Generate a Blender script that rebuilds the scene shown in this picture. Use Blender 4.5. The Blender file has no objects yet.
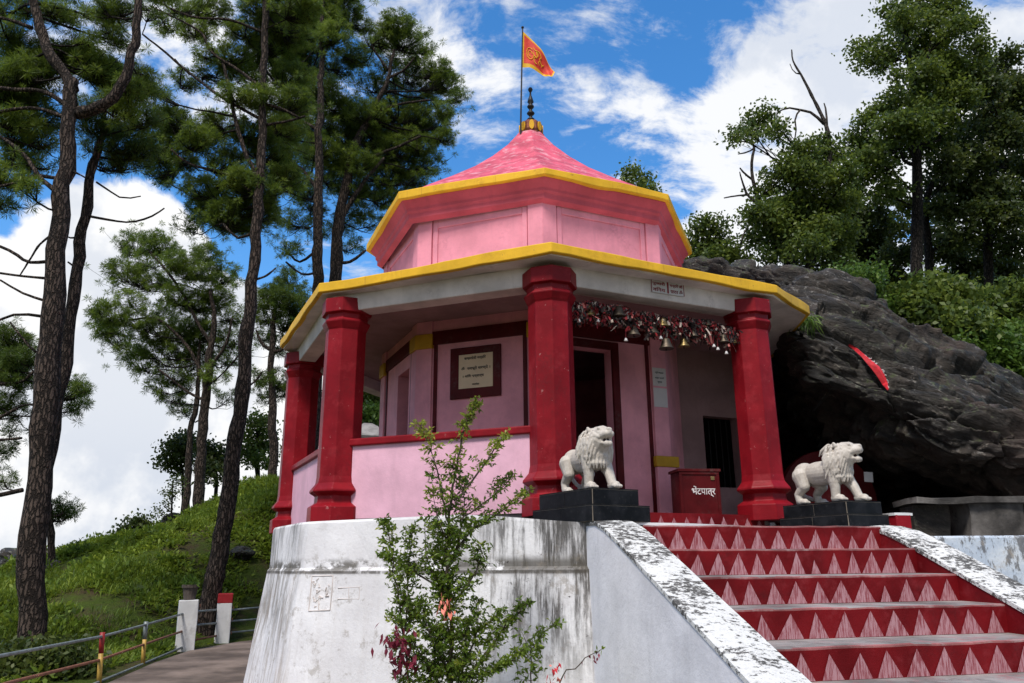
import bpy, bmesh, math, random
import numpy as np
from mathutils import Matrix, Vector
random.seed(7); RNG = np.random.default_rng(11)
C = bpy.context.scene.collection
SC = bpy.context.scene
R = math.radians

# ------------------------------------------------------------------ camera, sky, sun, exposure
CAM = np.array([0.062, -11.599, -0.53]); FPX = 775.7; W, H = 1024, 683
YAW, PITCH, ROLL = R(-1.943), R(16.128), R(-0.456)
def _camaxes():
    cy, sy, cp, sp = math.cos(YAW), math.sin(YAW), math.cos(PITCH), math.sin(PITCH)
    fwd = np.array([sy*cp, cy*cp, sp]); right = np.array([cy, -sy, 0.]); up = np.cross(right, fwd)
    cr, sr = math.cos(ROLL), math.sin(ROLL)
    return cr*right+sr*up, -sr*right+cr*up, fwd
AX = _camaxes()
def ray(u, v): return AX[0]*(u-W/2)/FPX - AX[1]*(v-H/2)/FPX + AX[2]
def at(u, v, d):                       # the place seen at (u, v), d metres away along the ground
    r = ray(u, v); return CAM + r*(d/r[1])
def mpp(d): return d*1.03/FPX          # metres per pixel out there
cd = bpy.data.cameras.new('camera'); cam = bpy.data.objects.new('camera', cd); C.objects.link(cam)
m4 = Matrix.Identity(4)
for i in range(3):
    m4[i][0], m4[i][1], m4[i][2], m4[i][3] = AX[0][i], AX[1][i], -AX[2][i], CAM[i]
cam.matrix_world = m4
cd.sensor_width = 36; cd.lens = FPX*36/W; cd.clip_start = 0.05; cd.clip_end = 9000
SC.camera = cam
SUN_EL, SUN_AZ = 58, 198               # azimuth: clockwise from +Y as seen from above
VS = SC.view_settings
SC.display_settings.display_device = 'sRGB'
VS.view_transform = 'Standard'; VS.look = 'None'; VS.gamma = 1; VS.use_curve_mapping = False
VS.exposure = 0.42
sd = bpy.data.lights.new('sun', 'SUN'); sun = bpy.data.objects.new('sun', sd); C.objects.link(sun)
sd.energy = 3.0; sd.angle = R(14); sd.color = (1, .955, .88)
sv = Vector((math.sin(R(SUN_AZ))*math.cos(R(SUN_EL)), math.cos(R(SUN_AZ))*math.cos(R(SUN_EL)), math.sin(R(SUN_EL))))
sun.rotation_euler = sv.to_track_quat('Z', 'Y').to_euler(); sun.location = (0, 0, 30)

class NT:                               # small node-tree helper
    def __init__(s, tree): s.t = tree; s.n = tree.nodes; s.l = tree.links
    def new(s, typ, **kw):
        n = s.n.new(typ); ins = kw.pop('ins', {})
        for k, v in kw.items(): setattr(n, k, v)
        for k, v in ins.items():
            if isinstance(v, bpy.types.NodeSocket): s.l.new(v, n.inputs[k])
            else: n.inputs[k].default_value = v
        return n
    def math(s, op, a, b=0.0, clamp=False):
        n = s.new('ShaderNodeMath', operation=op, use_clamp=clamp, ins={0: a, 1: b}); return n.outputs[0]
    def mix(s, f, a, b, typ='MIX'):
        n = s.new('ShaderNodeMix', data_type='RGBA', blend_type=typ)
        for k, v in ((0, f), (6, a), (7, b)):
            if isinstance(v, bpy.types.NodeSocket): s.l.new(v, n.inputs[k])
            else: n.inputs[k].default_value = v if k == 0 else (tuple(v)+(1,))[:4]
        return n.outputs[2]
    def ramp(s, f, lo, hi, a=0., b=1.):
        n = s.new('ShaderNodeMapRange', interpolation_type='SMOOTHSTEP', ins={0: f, 1: lo, 2: hi, 3: a, 4: b}); return n.outputs[0]
    def noise(s, vec, scale, detail=4, rough=.55, out=0, **kw):
        n = s.new('ShaderNodeTexNoise', ins={'Scale': scale, 'Detail': detail, 'Roughness': rough}, **kw)
        if vec is not None: s.l.new(vec, n.inputs['Vector'])
        return n.outputs[out]
    def scaled(s, vec, sc, rot=(0, 0, 0)):
        n = s.new('ShaderNodeMapping', ins={'Vector': vec, 'Scale': sc, 'Rotation': rot}); return n.outputs[0]

wd = bpy.data.worlds.new('World'); SC.world = wd; wd.use_nodes = True
def build_sky():
    t = NT(wd.node_tree); bg = t.n['Background']
    sky = t.new('ShaderNodeTexSky', sky_type='NISHITA', sun_disc=False, sun_elevation=R(SUN_EL), sun_rotation=R(SUN_AZ), air_density=1.0, dust_density=.4, ozone_density=3.0)
    hs = t.new('ShaderNodeHueSaturation', ins={'Hue': .5, 'Saturation': 1.3, 'Value': 1.45, 'Color': sky.outputs[0]})
    d = t.new('ShaderNodeTexCoord').outputs['Generated']
    sep = t.new('ShaderNodeSeparateXYZ', ins={0: d})
    # flattened cloud-deck coordinates
    zz = t.math('ADD', t.math('MAXIMUM', sep.outputs[2], 0.0), .28)
    cx = t.math('DIVIDE', sep.outputs[0], zz); cyy = t.math('DIVIDE', sep.outputs[1], zz)
    cv = t.new('ShaderNodeCombineXYZ', ins={0: cx, 1: cyy, 2: 0.3}).outputs[0]
    warp = t.noise(cv, 2.2, 3, out=1)
    cw = t.new('ShaderNodeVectorMath', operation='ADD', ins={0: cv, 1: t.new('ShaderNodeVectorMath', operation='SCALE', ins={0: warp, 'Scale': .22}).outputs[0]}).outputs[0]
    deck = t.noise(cw, 2.4, 9, .62)
    wisp = t.noise(cw, 6.5, 8, .62)
    puff = t.noise(t.new('ShaderNodeVectorMath', operation='ADD', ins={0: d, 1: t.new('ShaderNodeVectorMath', operation='SCALE', ins={0: t.noise(d, 9, 3, out=1), 'Scale': .05}).outputs[0]}).outputs[0], 6.5, 10, .55)
    def blobs(lst, base):
        s = base
        for u, v, rad, amt in lst:
            r = ray(u, v); r = r/np.linalg.norm(r)
            dp = t.new('ShaderNodeVectorMath', operation='DISTANCE', ins={0: d, 1: tuple(r)}).outputs['Value']
            s = t.math('ADD', s, t.math('MULTIPLY', t.ramp(dp, rad*.3, rad, 1, 0), amt))
        return s
    heap = t.ramp(blobs(HEAP, t.math('MULTIPLY', puff, 1.0)), .62, .70)          # towering cumulus low in the west
    fibre = t.noise(t.scaled(cw, (1.0, 2.2, 1), (0, 0, R(-35))), 5.0, 9, .66)
    veil = t.ramp(blobs(VEIL, t.math('SUBTRACT', t.math('ADD', t.math('MULTIPLY', deck, .55), t.math('ADD', t.math('MULTIPLY', wisp, 1.0), t.math('MULTIPLY', fibre, .9))), .73)), .49, .76)   # broken high cloud
    back = t.math('MULTIPLY', t.ramp(sep.outputs[1], .05, -.45), t.ramp(wisp, .22, .5))  # cloud cover added behind the view to neutralise the front light
    bank = t.math('MULTIPLY', t.ramp(sep.outputs[2], .20, .02), t.ramp(sep.outputs[1], .5, .0))  # low cloud bank added out of view to dim the horizon glow
    veil = t.math('MAXIMUM', veil, t.math('MAXIMUM', t.math('MULTIPLY', back, .95), t.math('MULTIPLY', bank, .9)))
    dens = t.math('MAXIMUM', heap, t.math('MULTIPLY', veil, .92))
    shade = t.noise(d, 5.0, 6, .6)
    lift = t.ramp(sep.outputs[2], -.02, .22)
    f = t.math('ADD', t.ramp(shade, .41, .57, 0, .78), t.math('MULTIPLY', lift, .38), True)
    cloud = t.mix(f, (.60, .66, .77), (1.0, 1.0, 1.0))
    cloud = t.mix(t.math('MAXIMUM', back, t.math('MULTIPLY', bank, .8)), cloud, (.50, .50, .52))  # greys the added clouds so the front light is less flat
    cl = t.new('ShaderNodeVectorMath', operation='SCALE', ins={0: cloud, 'Scale': CLOUD / BGS}).outputs[0]
    col = t.mix(dens, hs.outputs[0], cl)
    hor = t.ramp(sep.outputs[2], -.08, 0.0)
    col = t.mix(hor, (.3/BGS*.3, .32/BGS*.3, .34/BGS*.3), col)
    t.l.new(col, bg.inputs[0]); bg.inputs[1].default_value = BGS
BGS, CLOUD = 0.12, 0.78
HEAP = [(140, 330, .21, .26), (60, 350, .18, .24), (170, 420, .24, .24), (30, 450, .24, .2), (240, 430, .24, .22), (130, 250, .10, .14), (330, 430, .2, .12), (120, 500, .3, .1), (1150, 300, .4, .2), (-250, 330, .5, .15), (95, 470, .05, -.09), (150, 390, .05, -.16), (75, 450, .05, -.14), (20, 250, .05, -.1), (215, 500, .06, -.08)]
VEIL = [(770, 180, .24, .10), (860, 90, .30, .10), (970, 60, .34, .16), (700, 230, .18, .10), (130, 40, .2, .12), (230, 60, .15, .08), (490, 40, .14, .08), (575, 50, .10, .05), (440, 0, .14, .1), (610, 100, .07, .07), (700, 130, .10, .08), (390, 30, .1, .05),
        (110, 165, .13, -.2), (20, 240, .14, -.25), (320, 120, .2, -.03), (560, 160, .10, -.07), (620, 50, .06, -.08), (677, 200, .06, -.14), (690, 70, .07, -.10), (800, 60, .06, -.08), (410, 170, .1, -.08), (240, 190, .14, -.1)]
build_sky()

# ------------------------------------------------------------------ helpers: tags, meshes
def tag(o, label=None, cat=None, group=None, kind=None):
    for k, v in (('label', label), ('category', cat), ('group', group), ('kind', kind)):
        if v: o[k] = v
    return o
def empty(name, loc=(0, 0, 0), rz=0, label=None, cat=None, group=None):
    o = bpy.data.objects.new(name, None); C.objects.link(o); o.location = loc; o.rotation_euler = (0, 0, rz); o.empty_display_size = .1
    return tag(o, label, cat, group)
class MB:
    def __init__(s): s.v = []; s.f = []; s.m = []
    def add(s, vs, fs, mi=0):
        b = len(s.v); s.v += [tuple(map(float, p)) for p in vs]
        for f in fs: s.f.append([b+i for i in f]); s.m.append(mi)
        return s
    def quad(s, a, b, c, d, mi=0): return s.add([a, b, c, d], [(0, 1, 2, 3)], mi)
    def box(s, lo, hi, mi=0, M=None):
        x0, y0, z0 = lo; x1, y1, z1 = hi
        vs = [(x0, y0, z0), (x1, y0, z0), (x1, y1, z0), (x0, y1, z0), (x0, y0, z1), (x1, y0, z1), (x1, y1, z1), (x0, y1, z1)]
        if M is not None: vs = [tuple(M @ Vector(p)) for p in vs]
        return s.add(vs, [(3, 2, 1, 0), (4, 5, 6, 7), (0, 1, 5, 4), (1, 2, 6, 5), (2, 3, 7, 6), (3, 0, 4, 7)], mi)
    def loft(s, rings, cap0=True, cap1=True, mi=0, closed=True):
        n = len(rings[0]); vs = [p for r in rings for p in r]; fs = []
        for j in range(len(rings)-1):
            for i in range(n if closed else n-1):
                k = (i+1) % n; fs.append((j*n+i, j*n+k, (j+1)*n+k, (j+1)*n+i))
        if cap0: fs.append(tuple(range(n-1, -1, -1)))
        if cap1: fs.append(tuple((len(rings)-1)*n+i for i in range(n)))
        return s.add(vs, fs, mi)
    def tube(s, pts, rad, n=8, mi=0, jit=0, cap=True):
        P = [np.array(p, float) for p in pts]; rings = []; ref = np.array([.31, .87, .37])
        for i, p in enumerate(P):
            tdir = P[min(i+1, len(P)-1)]-P[max(i-1, 0)]; tdir = tdir/(np.linalg.norm(tdir)+1e-9)
            a = np.cross(tdir, ref); a = a/(np.linalg.norm(a)+1e-9); b = np.cross(tdir, a)
            r = rad[i] if hasattr(rad, '__len__') else rad
            ring = []
            for k in range(n):
                q = r*(1+(random.uniform(-jit, jit) if jit else 0)); an = 2*math.pi*k/n
                ring.append(p+a*q*math.cos(an)+b*q*math.sin(an))
            rings.append(ring)
        return s.loft(rings, cap, cap, mi)
    def lathe(s, c, prof, n=16, mi=0, rot=0):
        c = np.array(c, float); rings = []
        for r, z in prof: rings.append([c+np.array([r*math.cos(rot+2*math.pi*k/n), r*math.sin(rot+2*math.pi*k/n), z]) for k in range(n)])
        return s.loft(rings, True, True, mi)
    def build(s, name, mats, parent=None, smooth=False, bevel=0, seg=2):
        me = bpy.data.meshes.new(name); me.from_pydata(s.v, [], s.f)
        mats = mats if isinstance(mats, (list, tuple)) else [mats]
        for mt in mats: me.materials.append(mt)
        me.polygons.foreach_set('material_index', s.m)
        bm = bmesh.new(); bm.from_mesh(me); bmesh.ops.recalc_face_normals(bm, faces=bm.faces[:]); bm.to_mesh(me); bm.free()
        if smooth: me.polygons.foreach_set('use_smooth', [True]*len(me.polygons))
        o = bpy.data.objects.new(name, me); C.objects.link(o)
        if parent: o.parent = parent; o.matrix_parent_inverse = Matrix.Identity(4)
        if bevel:
            b = o.modifiers.new('bevel', 'BEVEL'); b.width = bevel; b.segments = seg; b.limit_method = 'ANGLE'; b.angle_limit = R(28)
        return o
def np_mesh(name, V, F, mats, parent=None, smooth=False, mi=None):
    V = np.asarray(V, np.float32); F = np.asarray(F, np.int32); k = F.shape[1]
    me = bpy.data.meshes.new(name); me.vertices.add(len(V)); me.vertices.foreach_set('co', V.ravel())
    me.loops.add(F.size); me.loops.foreach_set('vertex_index', F.ravel())
    me.polygons.add(len(F)); me.polygons.foreach_set('loop_start', np.arange(0, F.size, k, dtype=np.int32))
    me.polygons.foreach_set('loop_total', np.full(len(F), k, np.int32))
    for mt in (mats if isinstance(mats, (list, tuple)) else [mats]): me.materials.append(mt)
    if mi is not None: me.polygons.foreach_set('material_index', np.asarray(mi, np.int32))
    if smooth: me.polygons.foreach_set('use_smooth', np.ones(len(F), bool))
    me.update(calc_edges=True); me.validate()
    o = bpy.data.objects.new(name, me); C.objects.link(o)
    if parent: o.parent = parent
    return o
def _hash(ix, iy, iz, seed):
    h = (ix.astype(np.int64)*374761393 + iy.astype(np.int64)*668265263 + iz.astype(np.int64)*2147483647 + seed*974634777) & 0xffffffff
    h = ((h ^ (h >> 13))*1274126177) & 0xffffffff
    h = ((h ^ (h >> 16))*2246822519) & 0xffffffff
    return ((h ^ (h >> 15)) & 0xffffff)/float(0xffffff)
def vnoise(P, seed=0):
    P = np.asarray(P, float); I = np.floor(P).astype(np.int64); f = P-I; f = f*f*f*(f*(f*6-15)+10); r = 0
    for dx in (0, 1):
        for dy in (0, 1):
            for dz in (0, 1):
                w = (f[..., 0] if dx else 1-f[..., 0])*(f[..., 1] if dy else 1-f[..., 1])*(f[..., 2] if dz else 1-f[..., 2])
                r = r + w*_hash(I[..., 0]+dx, I[..., 1]+dy, I[..., 2]+dz, seed)
    return r*2-1
def fbm(P, octv=4, seed=0, gain=.5):
    a, s, r = 1., 1., 0
    for i in range(octv): r = r+a*vnoise(np.asarray(P)*s, seed+i*17); a *= gain; s *= 2.03
    return r

# ------------------------------------------------------------------ materials
def mat(name):
    m = bpy.data.materials.new(name); m.use_nodes = True; t = NT(m.node_tree); return m, t, t.n['Principled BSDF']
def paint(name, col, rough=.55, var=.12, dirt=.0, bump=.25, dirtcol=(.12, .10, .09), fade=0, fadecol=(.8, .6, .6), coarse=2.2, spec=.16, chips=0., chipcol=(.6, .45, .42)):
    """brush-painted plaster: mottled coat, scuffs, small trowel bumps"""
    m, t, b = mat(name); pos = t.new('ShaderNodeNewGeometry').outputs['Position']
    n1 = t.noise(pos, coarse, 6, .6); n2 = t.noise(pos, 26, 5, .65); n3 = t.noise(t.scaled(pos, (9, 9, 1.2)), 1.0, 5, .6)
    dark = tuple(c*(1-var*1.9) for c in col); light = tuple(min(1, c*(1+var*.7)+.01*var) for c in col)
    c = t.mix(t.ramp(n1, .3, .7), dark, light)
    c = t.mix(t.ramp(n3, .5, .75, 0, .35), c, tuple(x*.72 for x in col))
    if fade: c = t.mix(t.math('MULTIPLY', t.ramp(t.noise(pos, 5.5, 8, .68), .5, .68), fade), c, fadecol)
    if dirt: c = t.mix(t.math('MULTIPLY', t.math('MULTIPLY', t.ramp(t.noise(pos, 3.1, 8, .7), .5, .72), t.ramp(n2, .38, .6)), dirt), c, dirtcol)
    if chips: c = t.mix(t.math('MULTIPLY', t.ramp(t.noise(pos, 15, 6, .72), .655, .67), chips), c, chipcol); c = t.mix(t.math('MULTIPLY', t.ramp(t.noise(t.scaled(pos, (16, 16, .9)), 1, 5, .7), .60, .70), chips*.45), c, dirtcol)
    t.l.new(c, b.inputs['Base Color']); b.inputs['Roughness'].default_value = rough; b.inputs['Specular IOR Level'].default_value = spec
    bh = t.math('ADD', t.math('MULTIPLY', n2, .35), t.math('ADD', t.math('MULTIPLY', t.noise(pos, 90, 2), .12), n1))
    bp = t.new('ShaderNodeBump', ins={'Strength': bump, 'Distance': .02, 'Height': bh}); t.l.new(bp.outputs[0], b.inputs['Normal'])
    return m
M = {}
M['red'] = paint('red_paint', (.24, .0055, .012), .42, .16, .5, .25, (.10, .012, .014), fade=.25, fadecol=(.42, .04, .05), chips=.55, chipcol=(.45, .20, .19))
M['dark_red'] = paint('dark_red_paint', (.085, .003, .005), .5, .2, .4)
M['pink'] = paint('pink_paint', (.80, .30, .38), .6, .09, .35, .3, (.38, .12, .17))
M['pink_red'] = paint('rose_red_paint', (.60, .10, .135), .55, .12, .3, .2, (.3, .05, .08))
M['lilac'] = paint('lilac_pink_paint', (.80, .46, .58), .6, .08, .25, .3, (.5, .3, .36))
M['inner_pink'] = paint('inner_pink_paint', (.76, .34, .40), .6, .1, .3, .35, (.4, .16, .2))
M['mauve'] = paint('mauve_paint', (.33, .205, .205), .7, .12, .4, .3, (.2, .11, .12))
M['step_red'] = paint('step_red_paint', (.175, .0045, .008), .5, .2, .5, .3, (.07, .01, .012), fade=.25, fadecol=(.34, .05, .06))
M['nosing'] = paint('worn_nosing', (.36, .13, .13), .75, .3, .6, .4, (.12, .05, .05), fade=.6, fadecol=(.46, .36, .35))
M['yellow'] = paint('yellow_paint', (.82, .47, .03), .5, .1, .4, .35, (.40, .17, .03), chips=.8, chipcol=(.30, .16, .06))
M['ochre'] = paint('ochre_paint', (.58, .34, .03), .5, .15, .3)
M['soffit'] = paint('soffit_white', (.72, .65, .62), .75, .12, .5, .25, (.36, .31, .30))
M['white'] = paint('white_wash', (.82, .80, .83), .75, .08, .25, .4, (.4, .38, .37))
M['roof'] = paint('roof_pink_paint', (.66, .105, .16), .6, .2, .55, .45, (.40, .10, .13), fade=.65, fadecol=(.72, .42, .46), coarse=3.5)
M['concrete'] = paint('grey_concrete', (.30, .28, .27), .8, .25, .8, .5, (.08, .075, .07))
M['tread'] = paint('worn_tread', (.29, .265, .255), .8, .3, .8, .4, (.12, .09, .085), fade=.35, fadecol=(.42, .10, .12))
M['path'] = paint('path_concrete', (.19, .145, .122), .85, .32, .9, .6, (.10, .075, .065), coarse=1.2)
M['stone'] = paint('bench_stone', (.14, .128, .12), .85, .4, 1., .8, (.03, .03, .03))
M['white_post'] = paint('post_whitewash', (.70, .69, .69), .8, .1, .5, .4, (.25, .2, .17))
M['paper'] = paint('paper', (.62, .60, .60), .8, .06, .2, .05, (.4, .4, .42))
M['cream'] = paint('cream_panel', (.70, .56, .38), .6, .06, .2, .05, (.5, .35, .2))
def flat(name, col, rough=.5, metal=0, spec=.4):
    m, t, b = mat(name); pos = t.new('ShaderNodeTexCoord').outputs['Object']; n = t.noise(pos, 14, 4)
    t.l.new(t.mix(t.ramp(n, .3, .7), tuple(c*.75 for c in col), tuple(min(1, c*1.2) for c in col)), b.inputs['Base Color'])
    b.inputs['Roughness'].default_value = rough; b.inputs['Metallic'].default_value = metal; b.inputs['Specular IOR Level'].default_value = spec
    return m
M['black_ink'] = flat('black_ink', (.02, .015, .015)); M['red_ink'] = flat('red_ink', (.22, .01, .02)); M['white_ink'] = flat('white_ink', (.75, .72, .72))
M['brass'] = flat('aged_brass', (.26, .19, .08), .42, .85); M['dark_brass'] = flat('dark_brass', (.10, .08, .06), .5, .8)
M['copper'] = flat('finial_copper', (.20, .055, .02), .45, .3); M['iron'] = flat('dark_iron', (.03, .028, .028), .5, .5)
M['pipe'] = flat('grey_pipe', (.22, .25, .25), .5, .3); M['rust'] = flat('rusty_pipe', (.24, .10, .06), .7, .1)
M['pole_red'] = flat('post_red', (.30, .02, .02)); M['pole_yellow'] = flat('post_yellow', (.45, .28, .06))
M['void'] = flat('window_dark', (.004, .003, .003), 1.0, 0, 0.0)
M['terracotta'] = flat('pot_grey', (.09, .07, .06), .85); M['pot_red'] = paint('pot_red_paint', (.32, .02, .025), .6, .2, .4)
M['flower_red'] = flat('petal_red', (.55, .02, .03), .6); M['flower_dark'] = flat('petal_dark_red', (.16, .01, .03), .6); M['flower_pink'] = flat('petal_coral', (.75, .22, .16), .6)

def plinth_mat():
    """whitewash with black mould runs under the ledge and near the stair corner"""
    m, t, b = mat('plinth_whitewash'); pos = t.new('ShaderNodeNewGeometry').outputs['Position']
    sp = t.new('ShaderNodeSeparateXYZ', ins={0: pos}); x, y, z = sp.outputs
    n1 = t.noise(pos, 1.6, 6, .6); n2 = t.noise(pos, 22, 6, .7)
    run = t.noise(t.scaled(pos, (11, 11, .75)), 1, 7, .68); run2 = t.noise(t.scaled(pos, (34, 34, 2.2)), 1, 6, .7)
    c = t.mix(t.ramp(n1, .3, .7), (.66, .64, .655), (.79, .775, .79))
    c = t.mix(t.ramp(n2, .55, .75, 0, .25), c, (.52, .50, .50))
    drop = t.ramp(z, -1.8, -.85)                       # runs thin out downwards
    under = t.ramp(z, -.60, -.56, 1, 0)
    rightz = t.math('MULTIPLY', t.ramp(x, -1.0, -.1), t.ramp(x, .52, .56, 1, 0))
    leftz = t.math('MULTIPLY', t.ramp(x, -3.85, -3.4), t.ramp(x, -2.75, -2.45, 1, 0))
    blot = t.noise(t.scaled(pos, (5, 5, 1.6)), 1, 6, .7)
    a = t.math('MULTIPLY', t.math('MULTIPLY', t.ramp(t.math('ADD', t.math('MULTIPLY', run, .5), t.math('MULTIPLY', blot, .5)), .44, .58), t.ramp(run2, .32, .5)), t.math('MULTIPLY', drop, t.math('ADD', rightz, t.math('MULTIPLY', leftz, .7))))
    a = t.math('MULTIPLY', a, .92)
    c2 = t.mix(a, c, (.055, .05, .045))
    # light rusty-grey runs everywhere on the batter
    c2 = t.mix(t.math('MULTIPLY', t.math('MULTIPLY', t.ramp(run, .46, .66), under), t.math('ADD', .10, t.math('MULTIPLY', leftz, .55))), c2, (.33, .27, .22))
    # broken dark line along the ledge, and specks
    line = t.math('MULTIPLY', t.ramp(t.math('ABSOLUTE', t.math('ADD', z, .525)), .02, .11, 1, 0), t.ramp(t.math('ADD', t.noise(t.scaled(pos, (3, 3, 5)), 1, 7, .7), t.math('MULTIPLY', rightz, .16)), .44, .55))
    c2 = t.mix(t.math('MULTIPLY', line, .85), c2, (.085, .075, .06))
    speck = t.math('MULTIPLY', t.ramp(t.noise(pos, 17, 5, .75), .62, .68), t.math('ADD', t.math('MULTIPLY', rightz, .9), .12))
    c2 = t.mix(speck, c2, (.06, .05, .05))
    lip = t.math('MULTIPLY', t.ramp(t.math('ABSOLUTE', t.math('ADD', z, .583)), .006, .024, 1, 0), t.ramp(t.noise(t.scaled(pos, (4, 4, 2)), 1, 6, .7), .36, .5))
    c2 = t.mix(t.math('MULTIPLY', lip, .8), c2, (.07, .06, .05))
    c2 = t.mix(t.math('MULTIPLY', t.math('MULTIPLY', t.ramp(z, -.50, -.30, 1, .25), t.ramp(t.noise(pos, 6, 8, .74), .54, .64)), .5), c2, (.26, .22, .18))
    t.l.new(c2, b.inputs['Base Color']); b.inputs['Roughness'].default_value = .82; b.inputs['Specular IOR Level'].default_value = .2
    bp = t.new('ShaderNodeBump', ins={'Strength': .45, 'Distance': .03, 'Height': t.math('ADD', n1, t.math('MULTIPLY', n2, .4))}); t.l.new(bp.outputs[0], b.inputs['Normal'])
    return m
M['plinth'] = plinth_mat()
def coping_mat():
    m, t, b = mat('peeling_coping'); pos = t.new('ShaderNodeNewGeometry').outputs['Position']
    sc_ = t.scaled(pos, (1.0, 1.7, 1.7), (0, 0, R(15)))
    n = t.noise(sc_, 18, 9, .74)
    nn_ = t.math('ADD', n, t.math('MULTIPLY', t.math('SUBTRACT', t.noise(pos, 2.6, 6, .68), .5), .75))
    c = t.mix(t.ramp(nn_, .50, .555), (.70, .69, .67), (.075, .07, .065))
    c = t.mix(t.ramp(t.noise(pos, 40, 4, .7), .5, .7, 0, .4), c, (.40, .38, .36))
    t.l.new(c, b.inputs['Base Color']); b.inputs['Roughness'].default_value = .85
    bp = t.new('ShaderNodeBump', ins={'Strength': .7, 'Distance': .02, 'Height': n}); t.l.new(bp.outputs[0], b.inputs['Normal'])
    return m
M['coping'] = coping_mat()
def bluewall_mat():
    m, t, b = mat('pale_blue_wall'); pos = t.new('ShaderNodeNewGeometry').outputs['Position']
    n = t.noise(pos, 4.5, 8, .68); vz = t.noise(t.scaled(pos, (5, 5, 2)), 1.6, 8, .75)
    c = t.mix(t.ramp(n, .35, .65), (.50, .57, .68), (.66, .70, .76))
    c = t.mix(t.math('MULTIPLY', t.ramp(vz, .49, .56), .8), c, (.08, .07, .066))
    c = t.mix(t.ramp(t.noise(pos, 9, 6, .7), .55, .7, 0, .6), c, (.40, .34, .28))
    t.l.new(c, b.inputs['Base Color']); b.inputs['Roughness'].default_value = .85
    bp = t.new('ShaderNodeBump', ins={'Strength': .6, 'Distance': .03, 'Height': vz}); t.l.new(bp.outputs[0], b.inputs['Normal'])
    return m
M['bluewall'] = bluewall_mat()
def tile_mat():
    m, t, b = mat('black_tile'); pos = t.new('ShaderNodeNewGeometry').outputs['Position']
    n = t.noise(pos, 5, 6, .65); n2 = t.noise(pos, 40, 4, .7)
    c = t.mix(t.ramp(n, .4, .75), (.008, .009, .011), (.022, .023, .027)); c = t.mix(t.ramp(n2, .6, .75, 0, .5), c, (.09, .085, .08))
    t.l.new(c, b.inputs['Base Color']); t.l.new(t.ramp(n, .3, .7, .35, .6), b.inputs['Roughness']); b.inputs['Specular IOR Level'].default_value = .06
    return m
M['tile'] = tile_mat(); M['grout'] = paint('tile_grout', (.30, .25, .20), .9, .3, .6)
def marble_mat():
    m, t, b = mat('carved_marble'); o = t.new('ShaderNodeTexCoord').outputs['Object']
    n = t.noise(o, 9, 6, .65); c = t.mix(t.ramp(t.noise(o, 30, 6, .7), .35, .65), (.46, .41, .36), (.56, .51, .455))
    c = t.mix(t.ramp(n, .45, .7, 0, .35), c, (.30, .25, .21))
    t.l.new(c, b.inputs['Base Color']); b.inputs['Roughness'].default_value = .6; b.inputs['Specular IOR Level'].default_value = .35
    bp = t.new('ShaderNodeBump', ins={'Strength': .25, 'Distance': .006, 'Height': t.noise(o, 60, 3)}); t.l.new(bp.outputs[0], b.inputs['Normal'])
    return m
M['marble'] = marble_mat()
def hatch_mat():
    """pale triangles brushed with thin upright strokes"""
    m, t, b = mat('hatched_triangle_paint'); pos = t.new('ShaderNodeNewGeometry').outputs['Position']
    n = t.noise(t.scaled(pos, (95, 95, 7)), 1, 4, .7); n2 = t.noise(pos, 9, 4)
    c = t.mix(t.ramp(n, .40, .58), (.25, .045, .058), (.47, .25, .28)); c = t.mix(t.ramp(n2, .4, .8, 0, .35), c, (.45, .18, .2))
    t.l.new(c, b.inputs['Base Color']); b.inputs['Roughness'].default_value = .7
    return m
M['hatch'] = hatch_mat()
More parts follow.
